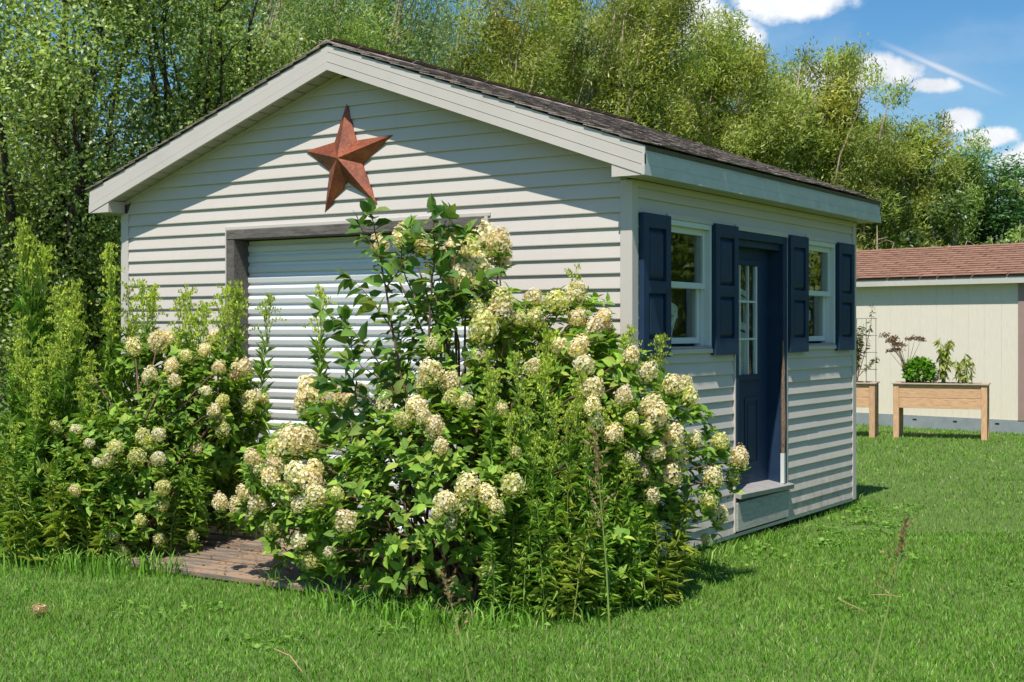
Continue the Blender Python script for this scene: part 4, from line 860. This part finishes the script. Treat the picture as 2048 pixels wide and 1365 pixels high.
# ================================================================== sapling growing up through the big hydrangea
sap = empty('sapling', ground_at(815, 8.35)); tag(sap, 'tall sapling with broad pointed leaves rising before the rolling door', 'sapling'); sb = np.array(sap.location)
BR = [[(815, 1190), (810, 960), (815, 800), (790, 700), (775, 600), (758, 500), (742, 428)], [(825, 1190), (835, 960), (842, 820), (855, 700), (862, 600), (868, 500), (864, 425)], [(790, 790), (740, 700), (690, 650), (640, 622)], [(858, 700), (920, 625), (965, 590), (1005, 600)],
      [(800, 900), (710, 800), (706, 720), (700, 650), (690, 632)], [(785, 660), (735, 590), (705, 560)], [(858, 640), (812, 560), (800, 490), (815, 455)], [(850, 770), (930, 720), (985, 690)], [(866, 570), (905, 530), (930, 470)], [(815, 810), (750, 750), (700, 720)], [(864, 600), (920, 590), (975, 560)],
      [(770, 580), (800, 540), (830, 480)], [(765, 520), (735, 480), (722, 455)], [(866, 520), (888, 470), (900, 440)], [(830, 900), (750, 860), (690, 840), (640, 830)], [(820, 880), (740, 800), (660, 770)], [(840, 840), (905, 800), (950, 770)]]
tm = MB(); slv = []
for b, pts in enumerate(BR):
    dz = random.uniform(-.18, .18) if b > 1 else (.0 if b else .06); D0 = 8.35; n = len(pts); W3 = []
    for i in range(n - 1):
        for k in range(6 if i < n - 2 else 7):
            f = k / 6; W3.append(at(pts[i][0] * (1 - f) + pts[i + 1][0] * f, pts[i][1] * (1 - f) + pts[i + 1][1] * f, D0 + dz * (i + f) / (n - 1)) + RNG.normal(0, .004, 3))
    r0 = .014 if b < 2 else .006; tm.tube([w - sb for w in W3], [r0 * (1 - .8 * i / len(W3)) for i in range(len(W3))], 5)
    acc_ = 0; side_ = 1
    for i in range(1, len(W3)):
        acc_ += np.linalg.norm(W3[i] - W3[i - 1]); 
        if acc_ > (.026 if W3[i][2] > .95 else .11) :
            acc_ = 0; ax = norm(W3[i] - W3[i - 1]); side_ = -side_
            for q in range(2 if random.random() < .65 else 1):
                u = norm(np.cross(ax, RNG.standard_normal(3))); a = norm(u * .9 + ax * .45 + np.array((0, 0, -.2))); slv.append((W3[i], a, norm(np.array((0, 0, 1.)) + RNG.normal(0, .5, 3) - FW * .3)))
    for q in range(4): slv.append((W3[-1], norm(norm(W3[-1] - W3[-2]) + RNG.normal(0, .5, 3)), norm(RNG.normal(0, .5, 3) + np.array((0, 0, 1)))))
tm.build('trunk', M['twig'], sap)
SG = [(.12, .24, .05), (.17, .31, .06), (.08, .17, .04), (.25, .34, .09)]
sv = []
for i in range(8):
    v = LEAF[0].copy(); v[:, 2] *= random.uniform(.6, 2.2); v[:, 0] *= random.uniform(.95, 1.3); sv.append(np_mesh('leaf', v, LEAF[1], np.repeat(np.array([SG[i % 4]]), 8, 0)))
random.shuffle(slv)
for p, a, nn_ in slv[:300]:
    lo = link('leaf', random.choice(sv), M['leaf'], sap); s_ = random.uniform(.085, .145); lo.matrix_local = Matrix.LocRotScale(Vector(p - sb), Matrix(frames(a[None], nn_[None])[0].tolist()).to_quaternion(), (s_,) * 3)
if len(slv) > 300:
    r_ = slv[300:]; np_obj('foliage', [scatter(*LEAF, np.array([q[0] for q in r_]) - sb, frames(np.array([q[1] for q in r_]), np.array([q[2] for q in r_])), RNG.uniform(.085, .14, len(r_)), pal(len(r_), SG))], M['leaf'], sap, 'stuff')

# ================================================================== goldenrods
GG = [(.18, .34, .05), (.25, .43, .07), (.13, .25, .04), (.33, .46, .10)]; GP = [(.48, .58, .08), (.40, .53, .08), (.56, .62, .09), (.33, .47, .07)]; GL = [(.30, .38, .06), (.22, .33, .05), (.38, .40, .09), (.16, .26, .04)]
def goldenrod_meshes(seed, plume, dens=1.0, lf=1.0, cols=GG):
    """unit plant one metre tall: stem, foliage, plume"""
    rng = np.random.default_rng(seed); lx, ly = rng.normal(0, .06, 2); m = MB()
    ax = lambda t: np.array((lx * t * t + .008 * math.sin(t * 9 + seed), ly * t * t + .008 * math.cos(t * 7 + seed), t))
    m.tube([ax(t) for t in np.linspace(0, 1, 9)], [.0052 * (1 - .75 * t) for t in np.linspace(0, 1, 9)], 5)
    ps = .78 if plume else 1; n = int(130 * dens); t = rng.uniform(.05, ps + .04 if plume else 1, n) ** .85; ph = np.arange(n) * 2.4 + rng.normal(0, .3, n); P = np.array([ax(x) for x in t])
    ln = lf * .105 * (1 - .5 * np.clip((t - .55) / .45, 0, 1)) * rng.uniform(.6, 1.25, n); el_ = np.where(t > .85 * ps, .7, .3) + rng.normal(0, .5, n)
    A = np.stack([np.cos(ph), np.sin(ph), el_], 1); fol = np_mesh('foliage', *scatter(*LANCE, P, frames(norm(A), np.tile(np.array((0, 0, 1.)), (n, 1)) + rng.normal(0, .35, (n, 3))), np.stack([ln * .14, ln, ln], 1), pal(n, cols, [.35, .35, .15, .15], .15, rng))); pl = None
    if plume:
        pts, dr = [], []
        for k in range(plume):
            t0 = ps + (1 - ps) * (k / plume) ** .8; p0 = ax(t0); a = k * 2.4 + rng.normal(0, .4); L = .17 * (1.15 - .75 * (t0 - ps) / (1 - ps)) * rng.uniform(.6, 1.2); br = []
            nj = int(9 + 60 * L)
            for j in range(nj):
                u = j / (nj - 1); h = L * (1.0 * u - 1.5 * max(0, u - .6) ** 1.5); o_ = L * (.30 * u + .9 * max(0, u - .55) ** 1.6); q = p0 + np.array((math.cos(a) * o_, math.sin(a) * o_, h)); br.append(q)
                if u > .25:
                    for _ in range(2): pts.append(q + rng.normal(0, .0028, 3)); dr.append(np.array((math.cos(a) * .3, math.sin(a) * .3, .9)) + rng.normal(0, .7, 3))
            m.tube(br[::3] + [br[-1]], .0011, 3)
        pts = np.array(pts); n2 = len(pts); pl = np_mesh('plume', *scatter(*LANCE, pts, frames(norm(np.array(dr)), rand_dirs(n2, 0, rng)), np.stack([np.full(n2, .0095), rng.uniform(.012, .02, n2), np.full(n2, .008)], 1), pal(n2, GP, None, .15, rng)))
    return m.mesh('stem'), fol, pl
GV = [goldenrod_meshes(200 + i, 13 + 2 * i, 1.9) for i in range(7)]; YV = [goldenrod_meshes(220 + i, 0, 1.0, 1.25) for i in range(3)] + [goldenrod_meshes(230 + i, 0, .7, 1.6, GL) for i in range(2)]
def goldenrod(px, top, depth, lab, group, kind='g', lean=0, zbase=0):
    lean = random.uniform(-40, 40); b = ground_at(px + lean, depth); tp = at(px, top, depth); h = tp[2]; o = empty('goldenrod', b, random.uniform(0, 6.28)); tag(o, lab, 'goldenrod', group)
    st, fo, pl = random.choice(GV if kind == 'g' else YV); hs = max(.75, min(1.25, h / 1.45))
    dx = tp - b; loc = Matrix.Rotation(-o.rotation_euler.z, 4, 'Z') @ Vector((dx[0], dx[1], 0)); sh = Matrix(((hs, 0, loc.x, 0), (0, hs, loc.y, 0), (0, 0, h, 0), (0, 0, 0, 1)))
    for nm, me, mt in (('stem', st, 'greenstem'), ('foliage', fo, 'leaf'), ('plume', pl, 'leaf')):
        if me is None: continue
        c = link(nm, me, M[mt], o); c.matrix_local = sh
        if nm != 'stem': c['kind'] = 'stuff'
g1, g2, g3 = 'goldenrods massed left of the shed', 'goldenrods before the siding left of the rolling door', 'goldenrods in the big hydrangea'
for px, tp_, dp in [(84, 478, 10.6), (66, 500, 10.5), (96, 510, 10.6)]: goldenrod(px, tp_, dp, 'tall goldenrod clustered round the tallest drooping one', g1)
goldenrod(78, 462, 10.6, 'tallest goldenrod with a long drooping feathery tip', g1); goldenrod(214, 512, 10.8, 'tall goldenrod with a neat cone of plumes beside the shed corner', g1)
for px, tp_, dp in [(112, 592, 10.5), (150, 576, 10.6), (128, 610, 10.3), (55, 650, 10.2), (66, 690, 10.0), (20, 690, 10.0), (165, 610, 10.8), (190, 650, 10.5), (240, 585, 10.9), (228, 620, 10.7), (95, 640, 10.2), (30, 730, 9.8), (60, 745, 9.7), (110, 700, 10.0), (150, 690, 10.2), (8, 770, 9.8), (200, 720, 10.2), (85, 790, 9.7), (140, 770, 9.9), (-15, 680, 10.2), (40, 800, 9.6), (180, 800, 9.9), (-10, 840, 9.5), (20, 860, 9.4)]:
    goldenrod(px, tp_, dp, 'feathery goldenrod massed in the weedy patch left of the shed', g1)
for px, tp_, dp in [(278, 588, 10.6), (294, 578, 10.6), (328, 598, 10.5), (362, 640, 10.4), (378, 596, 10.4), (398, 590, 10.3), (408, 620, 10.3), (428, 598, 10.2), (466, 585, 10.1), (486, 606, 10.0), (450, 640, 10.1), (256, 640, 10.7), (345, 680, 10.3)]:
    goldenrod(px, tp_, dp, 'slim goldenrod standing before the siding left of the rolling door', g2)
goldenrod(648, 600, 9.2, 'lone slender goldenrod before the corrugated rolling door', g3)
goldenrod(1142, 562, 9.0, 'tallest goldenrod in the big hydrangea, before the siding', g3)
for px, tp_, dp in [(985, 645, 8.6), (1012, 655, 8.4), (1040, 650, 8.5), (1075, 670, 8.3), (1100, 690, 8.4), (1128, 660, 8.6), (1162, 655, 8.7), (1196, 680, 8.7), (1238, 668, 8.8), (1215, 720, 8.6), (1055, 720, 8.1), (1090, 735, 8.1), (1020, 720, 8.2), (1150, 740, 8.4), (950, 690, 8.3), (1250, 700, 8.9), (1280, 690, 8.9), (1000, 760, 8.0), (1125, 760, 8.0), (1060, 800, 7.8), (1095, 820, 7.8), (1140, 830, 7.8), (1170, 800, 7.9), (1030, 840, 7.8), (1205, 830, 7.9), (1080, 880, 7.7), (1235, 860, 8.0), (1120, 900, 7.7), (1160, 860, 7.8), (1255, 930, 7.9), (1300, 960, 8.1)]:
    goldenrod(px, tp_, dp, 'feathery goldenrod crowding the big hydrangea by the shed corner', g3)
g4 = 'leafy weeds at the foot of the big hydrangea'
for px, tp_, dp in [(1110, 850, 7.8), (1180, 900, 7.8), (1150, 940, 7.7), (1240, 890, 8.0), (1282, 915, 8.1), (1320, 985, 8.2), (1350, 1000, 8.3), (1210, 980, 7.8), (1260, 1010, 7.9), (1090, 960, 7.7), (1060, 1000, 7.6), (1300, 1050, 8.0), (1040, 880, 7.9), (1160, 1030, 7.6), (1100, 1060, 7.6), (1230, 1070, 7.7), (1330, 1090, 8.1), (1000, 1080, 7.6), (1370, 1040, 8.4)]:
    goldenrod(px, tp_, dp, 'leafy unflowered weed at the foot of the big hydrangea', g4, 'y')
g5 = 'leafy weeds at the foot of the smaller hydrangea'
for px, tp_, dp in [(385, 925, 9.6), (400, 935, 9.6), (370, 950, 9.5), (40, 900, 9.4), (80, 930, 9.4), (120, 960, 9.4), (200, 990, 9.4), (240, 960, 9.4), (170, 930, 9.5), (60, 960, 9.3), (10, 920, 9.4), (140, 900, 9.5), (100, 880, 9.6), (270, 900, 9.6), (350, 870, 9.8), (210, 850, 9.7), (30, 870, 9.5)]:
    goldenrod(px, tp_, dp, 'leafy unflowered weed at the foot of the smaller hydrangea', g5, 'y')

# ================================================================== grass
def blocked(x, y):
    sh = (x > -SW + .05) & (x < -.03) & (y > .03) & (y < SL - .03); rp = (x > -3.62) & (x < -1.12) & (y > -1.52) & (y < 0)
    q = np.stack([x + .735, y - 14.36], 1); lx = q[:, 0] * math.cos(A2) + q[:, 1] * math.sin(A2); ly = -q[:, 0] * math.sin(A2) + q[:, 1] * math.cos(A2); s2_ = (lx > LX) & (lx < .03) & (ly > 0)
    return sh | rp | s2_
def blades(n, dmin, dmax, expo, hgt, wid, cols, name, lab_kind, segs=True, tan=.60, wts=None, clump=None):
    rng = np.random.default_rng(int(dmin * 10)); u = rng.random(n); e = 2 - expo; d = (dmin ** e + u * (dmax ** e - dmin ** e)) ** (1 / e); tx = rng.uniform(-tan, tan, n)
    P = CAM[None] * np.array((1, 1, 0)) + d[:, None] * (FW[None] + tx[:, None] * RT[None]); ok = ~blocked(P[:, 0], P[:, 1]); P, d = P[ok], d[ok]; n = len(P)
    h = rng.uniform(.55, 1.15, n) * hgt; patch = np.sin(P[:, 0] * 1.7 + 1.3 * np.sin(P[:, 1] * .9)) * np.sin(P[:, 1] * 1.3 + np.sin(P[:, 0] * 1.1)); h *= 1 + .22 * patch
    # longer where the mower cannot reach
    nx = np.where((P[:, 0] > -.05) & (P[:, 0] < .22) & (P[:, 1] > -.3) & (P[:, 1] < SL + .2), 1, 0); h *= 1 + .7 * nx
    w = wid * np.maximum(1, d / 9) * rng.uniform(.7, 1.3, n); a = rng.uniform(0, 6.28, n); bend = rng.uniform(.15, 1.0, n) * h; b = rng.uniform(0, 6.28, n)
    sx = np.stack([np.cos(a), np.sin(a), 0 * a], 1) * w[:, None] / 2; bd = np.stack([np.cos(b), np.sin(b), 0 * b], 1)
    p2 = np.sin(P[:, 0] * 5.1 + 2 * np.sin(P[:, 1] * 3.7)) * np.sin(P[:, 1] * 4.3 + 1.7 * np.sin(P[:, 0] * 2.9)); dry = np.clip(.45 * patch + .35 * p2 + .25 * rng.standard_normal(n), 0, 1)[:, None]
    c = pal(n, cols, wts, .18, rng) * (1 + .12 * p2[:, None]); c = c * (1 - .28 * dry) + np.array((.28, .33, .08)) * .28 * dry; c = np.clip(c, .01, .6)
    if segs:
        V = np.stack([P - sx, P + sx, P - sx * .8 + bd * bend[:, None] * .3 + UP * h[:, None] * .6, P + sx * .8 + bd * bend[:, None] * .3 + UP * h[:, None] * .6, P + bd * bend[:, None] + UP * h[:, None] * .95], 1); T0 = np.array([(0, 1, 3), (0, 3, 2), (2, 3, 4)])
    else:
        V = np.stack([P - sx, P + sx, P + bd * bend[:, None] * .8 + UP * h[:, None]], 1); T0 = np.array([(0, 1, 2)])
    k = V.shape[1]; T = T0[None] + (np.arange(n) * k)[:, None, None]
    o = link(name, np_mesh(name, V.reshape(-1, 3), T.reshape(-1, 3), np.repeat(c, k, 0)), M['grass_blade']); tag(o, lab_kind, 'grass', kind='stuff'); return o
GC = [(.125, .30, .022), (.165, .37, .032), (.09, .22, .02), (.24, .42, .07), (.44, .44, .2)]; GWt = [.34, .31, .2, .11, .04]
blades(250000, 5.2, 11, 1.1, .037, .0044, GC, 'lawn_grass', 'mown green lawn grass before the shed', True, wts=GWt)
blades(210000, 11, 27, 1.1, .038, .0055, GC, 'lawn_grass', 'mown green lawn grass stretching back past the sheds', False, wts=GWt)
# long grass and weeds round the feet of the shrubs
def tufts(spots, n_each, h, lab, cols=GC):
    rng = np.random.default_rng(77); Vs, Cs = [], []
    for (px, py, sp) in spots:
        dpt = 1.64 * F / (py - HZ); c = ground_at(px, dpt)
        for _ in range(n_each):
            p = c + np.array((*rng.normal(0, sp, 2), 0)); 
            if blocked(p[:1], p[1:2])[0]: continue
            hh = h * rng.uniform(.5, 1.2); b = rng.uniform(0, 6.28); bd = np.array((math.cos(b), math.sin(b), 0)); a = rng.uniform(0, 6.28); sx = np.array((math.cos(a), math.sin(a), 0)) * .0045; be = hh * rng.uniform(.15, .9)
            Vs.append([p - sx, p + sx, p - sx + bd * be * .3 + UP * hh * .65, p + sx + bd * be * .3 + UP * hh * .65, p + bd * be + UP * hh * .9]); Cs.append(pal(1, cols[:4], None, .2, rng)[0])
    V = np.array(Vs); n = len(V); T = np.array([(0, 1, 3), (0, 3, 2), (2, 3, 4)])[None] + (np.arange(n) * 5)[:, None, None]
    tag(link('long_grass', np_mesh('long_grass', V.reshape(-1, 3), T.reshape(-1, 3), np.repeat(np.array(Cs), 5, 0)), M['grass_blade']), lab, 'grass', kind='stuff')
tufts([(620, 1180, .12), (660, 1205, .12), (720, 1225, .12), (780, 1240, .12), (850, 1250, .12), (920, 1255, .12), (1000, 1250, .12), (1080, 1245, .12), (1160, 1235, .12), (1240, 1215, .12), (1300, 1185, .12), (1350, 1140, .12), (1390, 1110, .1), (560, 1172, .06)], 80, .14, 'long unmown grass round the foot of the big hydrangea')
tufts([(20, 1120, .15), (70, 1130, .15), (120, 1140, .15), (180, 1145, .15), (240, 1145, .15), (300, 1150, .15), (350, 1145, .12), (60, 1060, .2), (150, 1080, .2)], 80, .16, 'long unmown grass round the foot of the smaller hydrangea')
tufts([(1470, 1072, .05), (1520, 1060, .05), (1570, 1046, .05), (1620, 1030, .05), (1670, 1012, .05), (1440, 1085, .05), (1700, 1000, .06)], 60, .11, 'long grass along the foot of the shed side wall')

# ================================================================== stray seed stalks close to the camera, litter on the lawn
def stalk(tip, low, depth, lab, arms, head_frac=.35, wob=6):
    t0 = at(*tip, depth); l0 = at(*low, depth); d = l0 - t0; b = t0 + d * (t0[2] / max(1e-6, t0[2] - l0[2])); base = np.array((l0[0] + (l0 - t0)[0] * .25, l0[1] + (l0 - t0)[1] * .25, 0)); o = empty('grass_stalk', base); tag(o, lab, 'grass stalk', 'seeding grass stalks standing out of the lawn')
    pts = [np.array((0, 0, 0.)), (l0 * .5 + base * .5) - base + np.array((.01, 0, 0)), l0 - base, (l0 * .5 + t0 * .5) - base + np.array((.006, .004, 0)), t0 - base]
    MB().tube(pts, [.0038, .0036, .0032, .0026, .0012], 5).build('stem', M['greenstem'], o); rng = np.random.default_rng(int(tip[0])); P, A = [], []
    for k in range(arms):
        u = head_frac * k / max(1, arms - 1); q = t0 + (l0 - t0) * u; a = rng.uniform(0, 6.28); L = .02 + .05 * u / head_frac + .008 * rng.random(); dv = norm(np.array((math.cos(a), math.sin(a), .6)))
        for j in range(14): P.append(q + dv * L * j / 13 - base + rng.normal(0, .0012, 3)); A.append(dv + rng.normal(0, .3, 3))
    for j in range(90): P.append(t0 + (l0 - t0) * head_frac * .5 * j / 90 - base + rng.normal(0, .002, 3)); A.append(np.array((0, 0, 1.)) + rng.normal(0, .4, 3))
    P, A = np.array(P), norm(np.array(A)); n = len(P)
    np_obj('seed_head', [scatter(*LANCE, P, frames(A, rand_dirs(n)), np.tile(np.array((.0055, .016, .005)), (n, 1)), pal(n, [(.38, .26, .15), (.44, .32, .17), (.30, .22, .13)]))], M['leaf'], o, 'stuff'); return o
stalk((1190, 868), (1226, 1400), 4.2, 'tall thin grass stalk with a feathery brown seed head before the hydrangea', 14, .35)
stalk((886, 1150), (948, 1400), 4.6, 'short seeding grass stalk before the foot of the hydrangea', 9, .5)
stalk((1812, 1045), (1728, 1400), 4.0, 'leaning brown seeding grass stalk alone on the open lawn', 12, .4)
stalk((1588, 0 + 1300), (1600, 1420), 4.4, 'stubby seeding grass stalk low in the open lawn', 6, .6) if False else None
for i, (pts, lab) in enumerate([([(1676, 1198), (1700, 1210), (1734, 1225)], 'dry brown straw lying on the lawn, bent straight'), ([(1742, 1190), (1770, 1190), (1802, 1194)], 'dry brown straw lying on the lawn, slightly curved'), ([(548, 1298), (580, 1312), (605, 1345)], 'dry brown straw lying on the lawn before the ramp')]):
    w = [at(x, y, 1.58 * F / (y - HZ)) for x, y in pts]; b = w[0].copy(); o = MB().tube([q - b for q in w], [.0025, .0035, .002], 6).build('dry_straw', M['straw'], None, loc=b); tag(o, lab, 'straw', 'dry straws on the lawn')
o = empty('fallen_flower_head', ground_at(78, 1.64 * F / (1237 - HZ))); tag(o, 'faded brown flower head lying on the lawn', 'flower head')
c = link('flower_head', head_mesh(150, [(.5, .32, .18), (.62, .45, .28), (.4, .25, .14), (.45, .3, .16)], 50, .8), M['petal'], o); c.scale = (.05, .05, .035); c.location = (0, 0, .055)
# dead leaves and straw on the ramp
P = np.stack([RNG.uniform(-1.1, 1.2, 900), RNG.uniform(-1.48, -.05, 900)], 1); z = .150 + P[:, 1] * .0576; P = np.concatenate([P, z[:, None]], 1)
o = np_obj('leaf_litter', [scatter(*LEAF, P + np.array((-2.45, -.1, 0)), frames(norm(RNG.standard_normal((900, 3)) * np.array((1, 1, .12))), rand_dirs(900, 5)), RNG.uniform(.01, .032, 900), pal(900, [(.30, .16, .08), (.2, .11, .06), (.38, .24, .12)]))], M['leaf'], None, 'stuff'); tag(o, 'dead brown leaves and needles strewn over the plank ramp', 'leaf litter')

# low broad-leaved weeds and clover in the lawn
rng = np.random.default_rng(5); cl = []
for k in range(70):
    px, dp = rng.uniform(-100, 2150), rng.uniform(5.6, 16)
    if k < 26: q = np.array((rng.uniform(.05, .7), rng.uniform(.4, 4.6), 0))
    else: q = ground_at(px, dp)
    m_ = int(rng.uniform(15, 60)); cl.append(q + np.concatenate([rng.normal(0, rng.uniform(.05, .16), (m_, 2)), rng.uniform(.012, .045, (m_, 1))], 1))
cl = np.concatenate(cl); cl = cl[~blocked(cl[:, 0], cl[:, 1])]; n = len(cl)
o = np_obj('clover', [scatter(*ROUND, cl, frames(norm(rng.standard_normal((n, 3)) * np.array((1, 1, .2))), rand_dirs(n, 3, rng)), rng.uniform(.02, .045, n), pal(n, [(.17, .36, .05), (.24, .43, .07), (.12, .27, .04)]))], M['leaf'], None, 'stuff'); tag(o, 'low broad-leaved weeds and clover scattered through the lawn', 'weeds')
